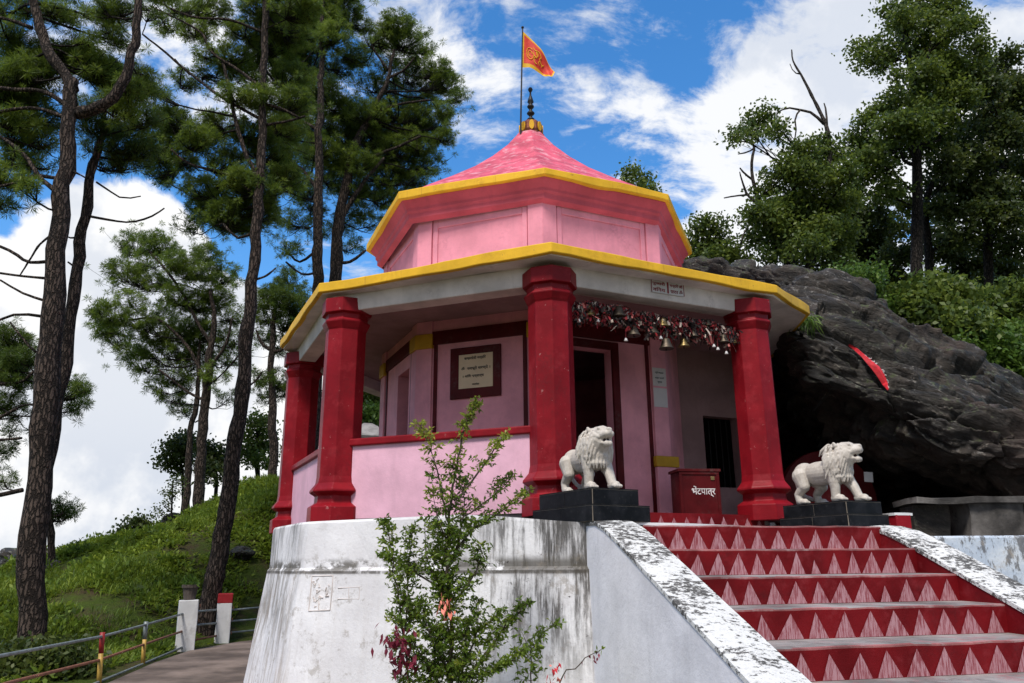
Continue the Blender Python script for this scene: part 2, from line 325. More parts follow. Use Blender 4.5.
def rock_mat():
    m, t, b = mat('dark_schist'); pos = t.new('ShaderNodeNewGeometry').outputs['Position']
    st = t.scaled(t.scaled(pos, (1, 1, 1), (0, R(-27), 0)), (1.5, 2.0, 4.6))
    n = t.noise(st, 1.3, 10, .7); n2 = t.noise(pos, 1.1, 6, .6); n3 = t.noise(st, 4.5, 8, .72); n4 = t.noise(pos, 13, 6, .7)
    nz = t.new('ShaderNodeSeparateXYZ', ins={0: t.new('ShaderNodeNewGeometry').outputs['Normal']}).outputs[2]
    c = t.mix(t.ramp(n, .38, .66), (.005, .0042, .0035), (.062, .048, .037))
    c = t.mix(t.math('MULTIPLY', t.math('MULTIPLY', t.ramp(t.math('ADD', t.math('MULTIPLY', n3, .5), t.math('MULTIPLY', n4, .5)), .535, .59), t.ramp(nz, -.1, .4)), .7), c, (.30, .285, .27))
    sp = t.new('ShaderNodeSeparateXYZ', ins={0: pos})
    c = t.mix(t.ramp(t.noise(pos, 38, 5, .75), .36, .66, .0, .55), c, (.012, .010, .009)); c = t.mix(t.math('MULTIPLY', t.ramp(t.noise(pos, 24, 6, .75), .60, .68), t.ramp(nz, -.2, .3)), c, (.17, .15, .13))
    c = t.mix(t.math('MULTIPLY', t.math('MULTIPLY', t.ramp(n3, .58, .63), t.ramp(t.noise(pos, 2.3, 4), .45, .6)), .6), c, (.27, .235, .20))
    warm = t.math('MULTIPLY', t.ramp(sp.outputs[0], 5.0, 6.2), t.ramp(n2, .50, .62))
    c = t.mix(t.math('MULTIPLY', warm, .6), c, (.10, .062, .05))
    moss = t.math('MULTIPLY', t.math('MULTIPLY', t.ramp(n4, .5, .62), t.ramp(t.noise(pos, 1.7, 5), .44, .58)), t.ramp(nz, -.05, .3))
    c = t.mix(t.math('MULTIPLY', moss, .8), c, (.050, .070, .012))
    t.l.new(c, b.inputs['Base Color']); t.l.new(t.ramp(n3, .3, .7, .42, .8), b.inputs['Roughness']); b.inputs['Specular IOR Level'].default_value = .45
    bp = t.new('ShaderNodeBump', ins={'Strength': .9, 'Distance': .08, 'Height': t.math('ADD', n, t.math('MULTIPLY', n3, .6))}); t.l.new(bp.outputs[0], b.inputs['Normal'])
    return m
M['rock'] = rock_mat()
def bark_mat(name, a, bcol, sc=1.0):
    m, t, b = mat(name); o = t.new('ShaderNodeNewGeometry').outputs['Position']
    sv_ = t.scaled(o, (21*sc, 21*sc, 4.6*sc)); w = t.new('ShaderNodeVectorMath', operation='SCALE', ins={0: t.noise(o, 5*sc, 5, .65, out=1), 'Scale': 2.2}).outputs[0]
    sv_ = t.new('ShaderNodeVectorMath', operation='ADD', ins={0: sv_, 1: w}).outputs[0]
    vo = t.new('ShaderNodeTexVoronoi', feature='DISTANCE_TO_EDGE', ins={'Vector': sv_, 'Scale': 1.0}).outputs['Distance']
    n = t.noise(t.scaled(o, (30, 30, 8)), 1, 5, .7)
    plate = t.mix(t.ramp(n, .3, .7), tuple(x*.6 for x in bcol), bcol)
    c = t.mix(t.math('MULTIPLY', t.ramp(vo, .0, .22), t.ramp(t.noise(o, 7, 5, .7), .25, .5, .45, 1)), a, plate)
    t.l.new(c, b.inputs['Base Color']); b.inputs['Roughness'].default_value = .9; b.inputs['Specular IOR Level'].default_value = .15
    bp = t.new('ShaderNodeBump', ins={'Strength': 1., 'Distance': .05, 'Height': t.math('ADD', t.ramp(vo, 0, .22), t.math('MULTIPLY', n, .4))}); t.l.new(bp.outputs[0], b.inputs['Normal'])
    return m
M['bark'] = bark_mat('pine_bark', (.020, .016, .014), (.115, .085, .070)); M['bark2'] = bark_mat('oak_bark', (.010, .009, .008), (.055, .045, .038), 1.3)
M['dead'] = bark_mat('dead_wood', (.04, .035, .03), (.16, .135, .12), 1.5)
def leaf_mat(name, cols, trans=.35, rough=.5, clump=1.2, tcol=None):
    m, t, b = mat(name); g = t.new('ShaderNodeNewGeometry'); rnd = g.outputs['Random Per Island']
    n = t.noise(g.outputs['Position'], clump, 3)
    f = t.math('ADD', t.math('MULTIPLY', rnd, .55), t.math('MULTIPLY', t.ramp(n, .3, .7), .45))
    c = t.mix(t.ramp(f, .05, .5), cols[0], cols[1]); c = t.mix(t.ramp(f, .5, .98), c, cols[2])
    t.l.new(c, b.inputs['Base Color']); b.inputs['Roughness'].default_value = rough; b.inputs['Specular IOR Level'].default_value = .35
    tr = t.new('ShaderNodeBsdfTranslucent', ins={'Color': t.mix(.5, c, cols[2])}); mx = t.new('ShaderNodeMixShader', ins={0: trans})
    t.l.new(b.outputs[0], mx.inputs[1]); t.l.new(tr.outputs[0], mx.inputs[2])
    t.l.new(mx.outputs[0], t.n['Material Output'].inputs[0]); return m
M['needle'] = leaf_mat('pine_needles', ((.026, .056, .009), (.088, .145, .017), (.24, .31, .04)), .48)
M['needle_dark'] = leaf_mat('pine_needles_dark', ((.020, .045, .009), (.060, .105, .015), (.17, .225, .032)), .48)
M['leaf'] = leaf_mat('oak_leaves', ((.024, .048, .010), (.070, .112, .017), (.20, .25, .04)), .44)
M['leaf_dark'] = leaf_mat('dense_leaves', ((.018, .034, .009), (.044, .070, .014), (.12, .145, .028)), .42)
M['leaf_bright'] = leaf_mat('bush_leaves', ((.035, .075, .012), (.075, .145, .02), (.17, .26, .04)), .4, .45)
M['leaf_shrub'] = leaf_mat('shrub_leaves', ((.04, .08, .012), (.11, .18, .022), (.26, .34, .045)), .45, .4, 3)
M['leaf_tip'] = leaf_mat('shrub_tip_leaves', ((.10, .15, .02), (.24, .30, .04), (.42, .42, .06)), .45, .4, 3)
M['grass'] = leaf_mat('hill_ferns', ((.034, .060, .010), (.12, .19, .017), (.30, .36, .04)), .4, .6, 1.1)
M['stem'] = flat('twig', (.06, .045, .03), .8)
def ground_mat():
    m, t, b = mat('earth_and_grass'); pos = t.new('ShaderNodeNewGeometry').outputs['Position']
    n = t.noise(pos, 1.3, 8, .65); n2 = t.noise(pos, 9, 6, .7)
    c = t.mix(t.ramp(n, .35, .62), (.075, .052, .032), (.06, .09, .014)); c = t.mix(t.ramp(n2, .4, .75, 0, .6), c, (.085, .12, .018))
    t.l.new(c, b.inputs['Base Color']); b.inputs['Roughness'].default_value = .95; b.inputs['Specular IOR Level'].default_value = .1
    bp = t.new('ShaderNodeBump', ins={'Strength': 1, 'Distance': .12, 'Height': n2}); t.l.new(bp.outputs[0], b.inputs['Normal'])
    return m
M['ground'] = ground_mat()

# ------------------------------------------------------------------ ground, hill, path, terrace
GZ = -1.87
def sstep(x, a, b): t = np.clip((x-a)/(b-a), 0, 1); return t*t*(3-2*t)
def ground_h(x, y):
    x = np.asarray(x, float); y = np.asarray(y, float)
    rz = np.interp(x, [-60, -30, -22, -17.5, -13.6, -11.2, -9, -7, -2, 4, 12, 40], [-9, -5, -2.2, -.5, .75, 1.45, 1.95, 2.45, 4.0, 5.2, 6.2, 7])
    ry = np.interp(x, [-40, -17, -7, 0, 8], [20, 16.5, 12.5, 15, 18])
    y0 = np.interp(x, [-30, -8, -5.5, -3, 0, 3, 6], [-2, 1.2, 4.6, 6.5, 6, 3, 0])
    t = np.clip((y-y0)/(ry-y0), 0, 1); up = t*.75+.25*t*t*(3-2*t)
    h = GZ+(rz-GZ)*up
    side = sstep(-x, 6.2, 9.0)*sstep(-y, -4, 1)*.55     # the bank drops a little outside the railing
    h = h-side
    past = np.maximum(y-ry, 0); h = h-np.minimum(past*.62, 30)
    h = h-sstep(-x, 24, 60)*10
    h = np.where(np.hypot(x, y) > 120, np.minimum(h, -26), h)
    n = fbm(np.stack([x*.55, y*.55, 0*x], -1), 4, 5)*.22+fbm(np.stack([x*.16, y*.16, 0*x+9], -1), 3, 8)*.35*sstep(y, 3, 9)
    inside = sstep(-x, 6.1, 7.7)+sstep(y, 5.5, 8); return h+n*np.clip(inside, 0, 1)
def ground_z(x, y): return float(ground_h(np.array([x]), np.array([y]))[0])
def make_ground():
    n = 330; s = np.linspace(-1, 1, n); ax = np.sinh(s*5.6)/np.sinh(5.6)*4200
    X, Y = np.meshgrid(ax-4.5, ax+6); Z = ground_h(X, Y)
    V = np.stack([X, Y, Z], -1).reshape(-1, 3); i = np.arange(n*n).reshape(n, n)
    F = np.stack([i[:-1, :-1], i[:-1, 1:], i[1:, 1:], i[1:, :-1]], -1).reshape(-1, 4)
    o = np_mesh('ground', V, F, M['ground'], smooth=True); o['kind'] = 'structure'
make_ground()
pth = MB()                                                   # the concrete path that rounds the plinth
left = [(-4.6, -14), (-4.7, -8), (-4.85, -4), (-5.2, -1.6), (-5.62, .4), (-5.86, 2.2), (-5.6, 3.7), (-4.9, 5.0), (-3.6, 5.9), (-1.0, 6.4)]
right = [(3, -14), (2, -9), (-2, -4.4), (-3.4, -1.6), (-3.7, .2), (-3.7, 1.2), (-3.5, 2.2), (-3.2, 3.0), (-2.4, 3.6), (-.8, 4.0)]
for i in range(len(left)-1):
    a, b, c, d = left[i], left[i+1], right[i+1], right[i]
    pth.quad((*a, GZ+.02), (*d, GZ+.02), (*c, GZ+.02), (*b, GZ+.02)); pth.quad((*a, GZ-.5), (*a, GZ+.02), (*b, GZ+.02), (*b, GZ-.5))
pth.build('path', M['path'])['kind'] = 'structure'
ter = MB(); ter.loft([[(2.95, -3.6, z), (9.5, -3.2, z), (11, 5, z), (2.4, 5, z)] for z in (GZ, -.30)]); ter.build('terrace', M['stone'])['kind'] = 'structure'

def fern_cover():
    """low ferns and grass that mat the hillside"""
    N = 120000; x = RNG.uniform(-26, -1.5, N); y = RNG.uniform(-3, 19, N)
    ok = ((x < -6.15-.02*y) | (y > 5.6+np.maximum(x+6, 0)*.3)) & (np.hypot(x-CAM[0], y-CAM[1]) > 5)
    x, y = x[ok], y[ok]; z = ground_h(x, y); dens = fbm(np.stack([x*.8, y*.8, 0*x], -1), 3, 31)
    k = (dens+RNG.normal(0, .22, len(x)) > -.50); x, y, z, dens = x[k], y[k], z[k], dens[k]
    dist = np.hypot(x-CAM[0], y-CAM[1]); keep = RNG.uniform(0, 1, len(x)) < np.clip(dist/16, .5, 1); x, y, z, dens = x[keep], y[keep], z[keep], dens[keep]
    K = 8; n = len(x); a = RNG.uniform(0, 2*np.pi, (n, K)); L = RNG.uniform(.09, .24, (n, K))*(1+.5*np.clip(dens, 0, 1))[:, None]; el = RNG.uniform(.25, 1.15, (n, K)); kind = (fbm(np.stack([x*.45, y*.45, 0*x+4], -1), 3, 77)+RNG.normal(0, .35, n) > .05)[:, None]; w = np.where(kind, RNG.uniform(.004, .010, (n, K)), RNG.uniform(.014, .040, (n, K))); L = np.where(kind, L*1.35, L); el = np.where(kind, el*.4+.75, el)
    nc = 900; ci = RNG.integers(0, n, nc); cr_ = RNG.uniform(.16, .42, nc); reps = 70
    q = RNG.normal(0, 1, (nc, reps, 3)); q /= np.linalg.norm(q, axis=-1, keepdims=True); q[..., 2] = np.abs(q[..., 2]); P0 = np.stack([x[ci], y[ci], z[ci]], -1)[:, None]+q*cr_[:, None, None]*RNG.uniform(.3, 1, (nc, reps, 1))*np.array([1, 1, .8])
    dq = q+RNG.normal(0, .5, (nc, reps, 3)); dq /= np.linalg.norm(dq, axis=-1, keepdims=True); sq = np.cross(dq, RNG.normal(0, 1, (nc, reps, 3))); sq /= np.linalg.norm(sq, axis=-1, keepdims=True); lq = RNG.uniform(.07, .17, (nc, reps, 1)); Vc = np.stack([P0, P0+dq*lq*.5+sq*lq*.22, P0+dq*lq, P0+dq*lq*.5-sq*lq*.22], 2).reshape(-1, 3)
    c = np.stack([x, y, z-.03], -1)[:, None]+np.stack([RNG.normal(0, .10, (n, K)), RNG.normal(0, .10, (n, K)), 0*a], -1)
    dr = np.stack([np.cos(a)*np.cos(el), np.sin(a)*np.cos(el), np.sin(el)], -1); sd_ = np.stack([-np.sin(a), np.cos(a), 0*a], -1)
    mid = c+dr*L[..., None]*.55; tip = c+dr*L[..., None]; tip[..., 2] -= L*.25
    V = np.stack([c, mid+sd_*w[..., None], tip, mid-sd_*w[..., None]], 2).reshape(-1, 3); V = np.concatenate([V, Vc])
    F = np.arange(len(V)).reshape(-1, 4)
    o = np_mesh('hillside_ferns', V, F, M['grass']); o['kind'] = 'stuff'
    tag(o, 'mat of low green ferns and grass covering the sloping hillside', 'ground cover')
fern_cover()

# ------------------------------------------------------------------ the temple
ROT = R(3.84)
def octv(rad, z, rot=ROT): return [(rad*math.sin(rot+k*math.pi/4), -rad*math.cos(rot+k*math.pi/4), z) for k in range(8)]
def pol(pts, z): return [(p[0], p[1], z) for p in pts]
temple = empty('temple_pavilion', (0, 0, GZ), 0, 'pink octagonal hill temple with red columns, yellow roof edges and whitewashed plinth', 'temple')
def tp(mb, name, mats, parent=None, **kw):                  # temple part (geometry written in world metres)
    o = mb.build(name, mats, parent or temple, **kw)
    if parent is None or parent is temple: o.location = (0, 0, -GZ)
    return o
# plinth: eight sides, with its front corner run out to the foot of the stairs
def plinth_ring(grow, z, corner):
    b = []
    for k, r in ((-2, 3.70), (-1.5, 3.66), (-1, 3.84), ):
        a = ROT+k*math.pi/4; b.append(((r+grow)*math.sin(a), -(r+grow)*math.cos(a), z))
    b.append((corner[0], corner[1], z)); b.append((corner[0]+.9, corner[1]+.35, z)); b.append((2.45, -3.2, z))
    for k in (1.5, 2, 3, 4, 5):
        a = ROT+k*math.pi/4; b.append(((3.7+grow)*math.sin(a), -(3.7+grow)*math.cos(a), z))
    return b
def dense(ring, n=10):
    o = []
    for i, p in enumerate(ring):
        q = ring[(i+1) % len(ring)]
        for j in range(n): o.append(tuple(p[k]+(q[k]-p[k])*j/n for k in range(3)))
    return o
def soften(ring, it=3):
    P = np.array(ring)
    for _ in range(it): P = P*.5+(np.roll(P, 1, 0)+np.roll(P, -1, 0))*.25
    return [tuple(p) for p in P]
CNR = (.487, -4.50)
pm = MB(); levels = [(0.02, -.045, CNR), (0.035, -.07, CNR), (0.06, -.535, (CNR[0]-.01, CNR[1])), (.085, -.565, (CNR[0]-.015, CNR[1]-.045)), (.14, -1.05, (CNR[0]-.03, CNR[1]-.06)), (.205, -1.5, (CNR[0]-.05, CNR[1]-.08)), (.27, -1.95, (CNR[0]-.07, CNR[1]-.10))]
rings = []
for g, z, cn in levels:
    r = soften(dense(plinth_ring(g, z, cn)), 1)
    if z > -.2:                                              # the top edge sags towards the stair corner
        r = [(p[0], p[1], p[2]-.115*max(0, min(1, (p[0]+.6)/1.0))) for p in r]
    P = np.array(r); P[:, :2] += (vnoise(np.stack([P[:, 0]*2.1, P[:, 1]*2.1, P[:, 2]*2], -1), 3)*.012)[:, None]*np.sign(P[:, :2]); rings.append([tuple(q) for q in P])
pm.loft(rings, False, True)
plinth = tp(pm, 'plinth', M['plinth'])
# carved-in panel marks on the batter
from mathutils.bvhtree import BVHTree
PBV = BVHTree.FromPolygons([Vector(p) for p in pm.v], pm.f)
def on_plinth(u, v, out=.0):
    r = ray(u, v); r = r/np.linalg.norm(r); h = PBV.ray_cast(Vector(CAM), Vector(r)); return np.array(h[0])+np.array(h[1])*out*(1 if np.dot(h[1], r) < 0 else -1)
def engraved():
    rnd = random.Random(8); lines = [[(312, 576), (333, 575.5)], [(333, 575.5), (330, 610)], [(330, 610), (308.5, 611)], [(308.5, 611), (312, 576)], [(338, 588), (360, 587)], [(360, 587), (359, 599)], [(359, 599), (337.5, 599)], [(349, 588), (348.5, 599)]]
    for i in range(16):
        u, v = rnd.uniform(313, 328), rnd.uniform(579, 607); lines.append([(u, v), (u+rnd.uniform(-3, 3), v+rnd.uniform(-4, 4)), (u+rnd.uniform(-2, 4), v+rnd.uniform(-2, 5))])
    mb = MB()
    for ln in lines:
        pts = []
        for p, q in zip(ln, ln[1:]): pts += [tuple(on_plinth(p[0]+(q[0]-p[0])*f, p[1]+(q[1]-p[1])*f, .0)) for f in (0, .33, .66)]
        pts.append(tuple(on_plinth(*ln[-1], .0))); mb.tube(pts, .0055, 5)
    mb.build('engraved_marks', M['soffit'], plinth)
engraved()

floor = MB(); floor.loft([octv(3.56, -.10), octv(3.56, -.004)]); floor.f = floor.f; fl = tp(floor, 'veranda_floor', paint('floor_cement', (.42, .39, .37), .8, .2, .5, .4, (.15, .13, .12)))
# columns
COL = {0: (.208, -3.506), -1: (-2.265, -2.63), 1: (2.68, -2.31), -2: (-3.506, -.235), -3: (-2.5, 2.35), 2: (3.35, .3)}
def column_mb(seed):
    rnd = random.Random(seed); prof = [(.335, -.06), (.335, .12), (.262, .165), (.256, .245), (.325, .285), (.322, .312), (.262, .385), (.249, .46), (.247, 1.3), (.245, 2.20), (.258, 2.225), (.292, 2.295), (.288, 2.312), (.258, 2.33), (.258, 2.395), (.304, 2.405), (.306, 2.58)]
    mb = MB(); rr = []
    for r, z in prof: rr.append([(r*math.sin(ROT+k*math.pi/4)*(1+rnd.uniform(-.008, .008)), -r*math.cos(ROT+k*math.pi/4)*(1+rnd.uniform(-.008, .008)), z+rnd.uniform(-.003, .003)) for k in range(8)])
    mb.loft(rr); return mb
for k, (x, y) in COL.items():
    mb = column_mb(k); mb.v = [(p[0]+x, p[1]+y, p[2]) for p in mb.v]
    tp(mb, 'column', M['red'], bevel=.008)
# parapets between the columns, each with its red rail
def wall_between(a, b, z0, z1, th, mi=0, mb=None, off=0.):
    mb = mb or MB(); a = np.array(a[:2], float); b = np.array(b[:2], float); d = (b-a)/np.linalg.norm(b-a); n = np.array([d[1], -d[0]])
    p = [a+n*(off+th/2), b+n*(off+th/2), b+n*(off-th/2), a+n*(off-th/2)]
    mb.loft([[(*q, z0) for q in p], [(*q, z1) for q in p]], mi=mi); return mb
for ka, kb in ((-2, -1), (-1, 0), (-3, -2)):
    w_ = tp(wall_between(COL[ka], COL[kb], -.012, .80, .16), 'parapet', M['lilac'])
    o = wall_between(COL[ka], COL[kb], .80, .885, .235).build('rail', M['red'], w_, bevel=.015)
# lower roof: slab, yellow edge, ring beam
RL = [(.226, -3.971), (3.03, -2.474), (3.70, -1.64), (3.85, .60), (2.75, 2.85), (-.2, 3.9), (-2.85, 2.65), (-3.83, -.443), (-2.565, -2.866)]   # k = 0,1,2,3,4,5,6,7
def shrink(pts, f): return [(p[0]*f, p[1]*f) for p in pts]
def wavy_ring(pts, z, n=14, amp=.011, seed=0):
    r = dense([(*p, z) for p in pts], n); P = np.array(r); P[:, 2] += vnoise(P*np.array([2.3, 2.3, 0])+seed, seed)*amp*1.6; return [tuple(q) for q in P]
slab = MB(); slab.loft([wavy_ring(shrink(RL, .985), 2.645, seed=1), wavy_ring(shrink(RL, .985), 2.76, seed=2), dense([(*p, 3.02) for p in shrink(RL, .55)], 14)])
roof1 = tp(slab, 'lower_roof', M['soffit'])
edge = MB(); n_ = 14
o0, o1 = wavy_ring(RL, 2.655, seed=3), wavy_ring(RL, 2.772, seed=4); i1 = wavy_ring(shrink(RL, .90), 2.80, seed=4); i0 = wavy_ring(shrink(RL, .982), 2.658, seed=3)
edge.loft([i0, o0, o1, i1], False, False)
edge.build('roof_edge', M['yellow'], roof1, bevel=.012)
beam = MB()
bo, bi = octv(3.64, 2.43), octv(3.38, 2.43)
bo2, bi2 = octv(3.66, 2.65), octv(3.36, 2.65)
beam.loft([bi2, bi, bo, bo2], False, False); tp(beam, 'ring_beam', M['soffit'], bevel=.012)
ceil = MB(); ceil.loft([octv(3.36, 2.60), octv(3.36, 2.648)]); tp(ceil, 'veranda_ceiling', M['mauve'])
# the shrine room inside: eight walls, four of them with openings
RI = 2.30
IV = [(RI*math.sin(ROT+k*math.pi/4), -RI*math.cos(ROT+k*math.pi/4)) for k in range(8)]
FL = RI*2*math.sin(math.pi/8)
def face_frame(k):                                           # x along face k -> k+1, y outwards, z up
    a, b = np.array(IV[k % 8]), np.array(IV[(k+1) % 8]); d = (b-a)/np.linalg.norm(b-a); n = np.array([d[1], -d[0]])
    m = Matrix.Identity(4)
    m[0][0], m[1][0] = d; m[0][1], m[1][1] = n; m[0][3], m[1][3] = a
    return m
def holed(mb, m, x0, x1, z0, z1, hx0, hx1, hz0, hz1, y0, y1, mi=0):
    for a, b, c, d in ((x0, hx0, z0, z1), (hx1, x1, z0, z1), (hx0, hx1, hz1, z1)) + (((hx0, hx1, z0, hz0),) if hz0 > z0+.01 else ()): mb.box((a, y0, c), (b, y1, d), mi, m)
wl = MB()
for k in range(8):
    m = face_frame(k)
    if k == 0: holed(wl, m, 0, FL, 0, 2.6, .36, .95, 0, 2.14, -.16, 0)
    elif k == 6: holed(wl, m, 0, FL, 0, 2.6, .82, 1.36, .3, 2.08, -.16, 0)
    else: wl.box((0, -.16, 0), (FL, 0, 2.6), 0, m)
room = tp(wl, 'shrine_wall', M['inner_pink'])
strips = MB()
for k in range(8):
    m = face_frame(k)
    for e, (x0, x1) in enumerate(((-.012, .21), (FL-.21, FL+.012))):
        pl_ = MB(); pl_.box((x0, -.02, 0), (x1, .035, 2.6), 0, m); pil = tp(pl_, 'pilaster', M['inner_pink'], bevel=.008)
        if k in (6, 7) or (k == 0 and not e) or (k == 5 and e):
            caps = MB(); x0, x1 = ((-.03, .222), (FL-.222, FL+.03))[e]
            caps.box((x0, -.02, 2.22), (x1, .062, 2.42), 0, m); caps.build('pilaster_cap', M['ochre'], pil, bevel=.01)
    if k in (6, 7, 0):
        strips.box((.212, 0, 2.27), (FL-.212, .026, 2.45), 0, m)
        strips.box((.235, 0, 0), (.285, .016, 2.268), 0, m); strips.box((FL-.285, 0, 0), (FL-.235, .016, 2.268), 0, m)
tp(strips, 'painted_bands', M['dark_red'])
m = face_frame(0); low = MB()
low.box((FL-.235, 0, 0), (FL+.06, .075, .66), 0, m); tp(low, 'pilaster_foot', M['inner_pink'], bevel=.01)
cp = MB(); cp.box((FL-.25, 0, .662), (FL+.10, .085, .80), 0, m); tp(cp, 'pilaster_band', M['ochre'], bevel=.012)
dr = MB()
for a, b, c, d in ((.26, .358, 0, 2.24), (.952, 1.05, 0, 2.24), (.358, .952, 2.142, 2.24)): dr.box((a, -.17, c), (b, .045, d), 0, m)
tp(dr, 'door_frame', M['dark_red'], bevel=.008)
m6 = face_frame(6); wf = MB()
wf.box((.70, -.5, .2), (1.5, -.44, 2.3), 0, m6); tp(wf, 'recess_back_wall', M['mauve'])  # mauve panel serves as the interior wall at the back of the opening
# annex wall joining the room to the rock, with its dark window
ad = np.array([math.cos(R(26.3)), math.sin(R(26.3))]); an_ = np.array([ad[1], -ad[0]]); a0 = an_*1.2+ad*1.7
am = Matrix.Identity(4); am[0][0], am[1][0] = ad; am[0][1], am[1][1] = an_; am[0][3], am[1][3] = a0
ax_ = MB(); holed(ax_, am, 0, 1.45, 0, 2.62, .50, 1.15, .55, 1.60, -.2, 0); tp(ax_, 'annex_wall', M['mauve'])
wv = MB(); wv.box((.50, -.19, .55), (1.15, -.17, 1.60), 0, am); aw = tp(wv, 'window', M['void'])  # black panel paints the unlit depth behind the opening
br = MB()
for i in range(5): br.box((.6+i*.11, -.165, .55), (.614+i*.11, -.151, 1.60), 0, am)
br.build('window_bars', M['iron'], aw)
# upper drum
RD = 2.32
DV = [(RD*math.sin(ROT+k*math.pi/4), -RD*math.cos(ROT+k*math.pi/4)) for k in range(8)]; DL = RD*2*math.sin(math.pi/8)
dm = MB(); dm.loft([pol(DV, 2.9), pol(DV, 4.25)], False, True); drum = tp(dm, 'upper_drum', M['pink'])
for k in range(8):
    a, b = np.array(DV[k]), np.array(DV[(k+1) % 8]); d = (b-a)/np.linalg.norm(b-a); n = np.array([d[1], -d[0]]); m = Matrix.Identity(4)
    m[0][0], m[1][0] = d; m[0][1], m[1][1] = n; m[0][3], m[1][3] = a
    for x0, x1 in ((-.016, .19), (DL-.19, DL+.016)):
        dp = MB(); dp.box((x0, -.02, 2.9), (x1, .04, 4.08), 0, m); dp.build('pilaster', M['pink'], drum, bevel=.006)
    fr = MB()
    for x0, x1, z0, z1 in ((.205, .275, 3.0, 4.06), (DL-.275, DL-.205, 3.0, 4.06), (.276, DL-.276, 3.93, 4.06), (.276, DL-.276, 3.0, 3.12)): fr.box((x0, 0, z0), (x1, .022, z1), 0, m)
    fr.build('panel_frame', M['pink'], drum, bevel=.006)
RU = [(.196, -2.609), (1.918, -1.753), (2.6, .20), (1.75, 1.93), (-.18, 2.61), (-1.93, 1.76), (-2.639, -.211), (-1.805, -2.012)]
def scl(rad): return [(p[0]*rad/2.62, p[1]*rad/2.62) for p in RU]
cor = MB(); cor.loft([pol(scl(2.36), 4.02), pol(scl(2.44), 4.06), pol(scl(2.44), 4.13), pol(scl(2.47), 4.16), pol(scl(2.47), 4.20), pol(scl(2.56), 4.305), pol(scl(2.5), 4.40)], False, True)
tp(cor, 'cornice', M['pink_red'], bevel=.008)
ue = MB(); ue.loft([wavy_ring(scl(2.54), 4.303, seed=5), wavy_ring(scl(2.62), 4.305, seed=5), wavy_ring(scl(2.62), 4.42, seed=6), wavy_ring(scl(2.46), 4.445, seed=6)], False, False)
roof_prof = [(2.5, 4.425), (2.06, 4.75), (1.68, 5.02), (1.22, 5.37), (.86, 5.69), (.52, 6.04), (.34, 6.27), (.24, 6.40)]
rf = MB(); rf.loft([dense(pol(scl(r), z), 4) for r, z in roof_prof], False, True)
roof2 = tp(rf, 'upper_roof', M['roof']); ue.build('roof_edge', M['yellow'], roof2, bevel=.012)
# finial
ctr = (0.018, 0.0, 0.0)
fb = MB(); fb.lathe((ctr[0], 0, 6.35), [(.235, 0), (.235, .05), (.19, .06), (.205, .12), (.20, .24), (.165, .30), (.09, .32)], 8, 0, ROT+math.pi/8)
fin = tp(fb, 'finial', M['copper'], bevel=.008)
ov = MB()
for k in range(8):
    a = ROT+k*math.pi/4; c0 = np.array([.199*math.sin(a)+ctr[0], -.199*math.cos(a), 6.53]); t_ = np.array([math.cos(a), math.sin(a), 0]); nn = np.array([math.sin(a), -math.cos(a), 0])
    ringA = [c0+t_*.042*math.cos(q)+np.array([0, 0, .09*math.sin(q)]) for q in np.linspace(0, 2*math.pi, 14, endpoint=False)]
    ov.loft([[p-nn*.03 for p in ringA], [p+nn*.004 for p in ringA]])
ov.build('gold_ovals', M['yellow'], fin)
bd = MB(); bp_ = [(.03, 0)]; z = 0.0
for r in (.075, .068, .062):
    bp_ += [(.026, z+.01), (r*.75, z+.035), (r, z+.06), (r*.75, z+.085), (.026, z+.115)]; z += .13
bp_ += [(.055, z+.02), (.04, z+.08), (.018, z+.15), (.014, z+.21), (.03, z+.235), (.042, z+.265), (.03, z+.295), (.004, z+.31)]
bd.lathe((ctr[0], 0, 6.665), bp_, 14); bd.build('kalash_beads', M['iron'], fin, smooth=True)
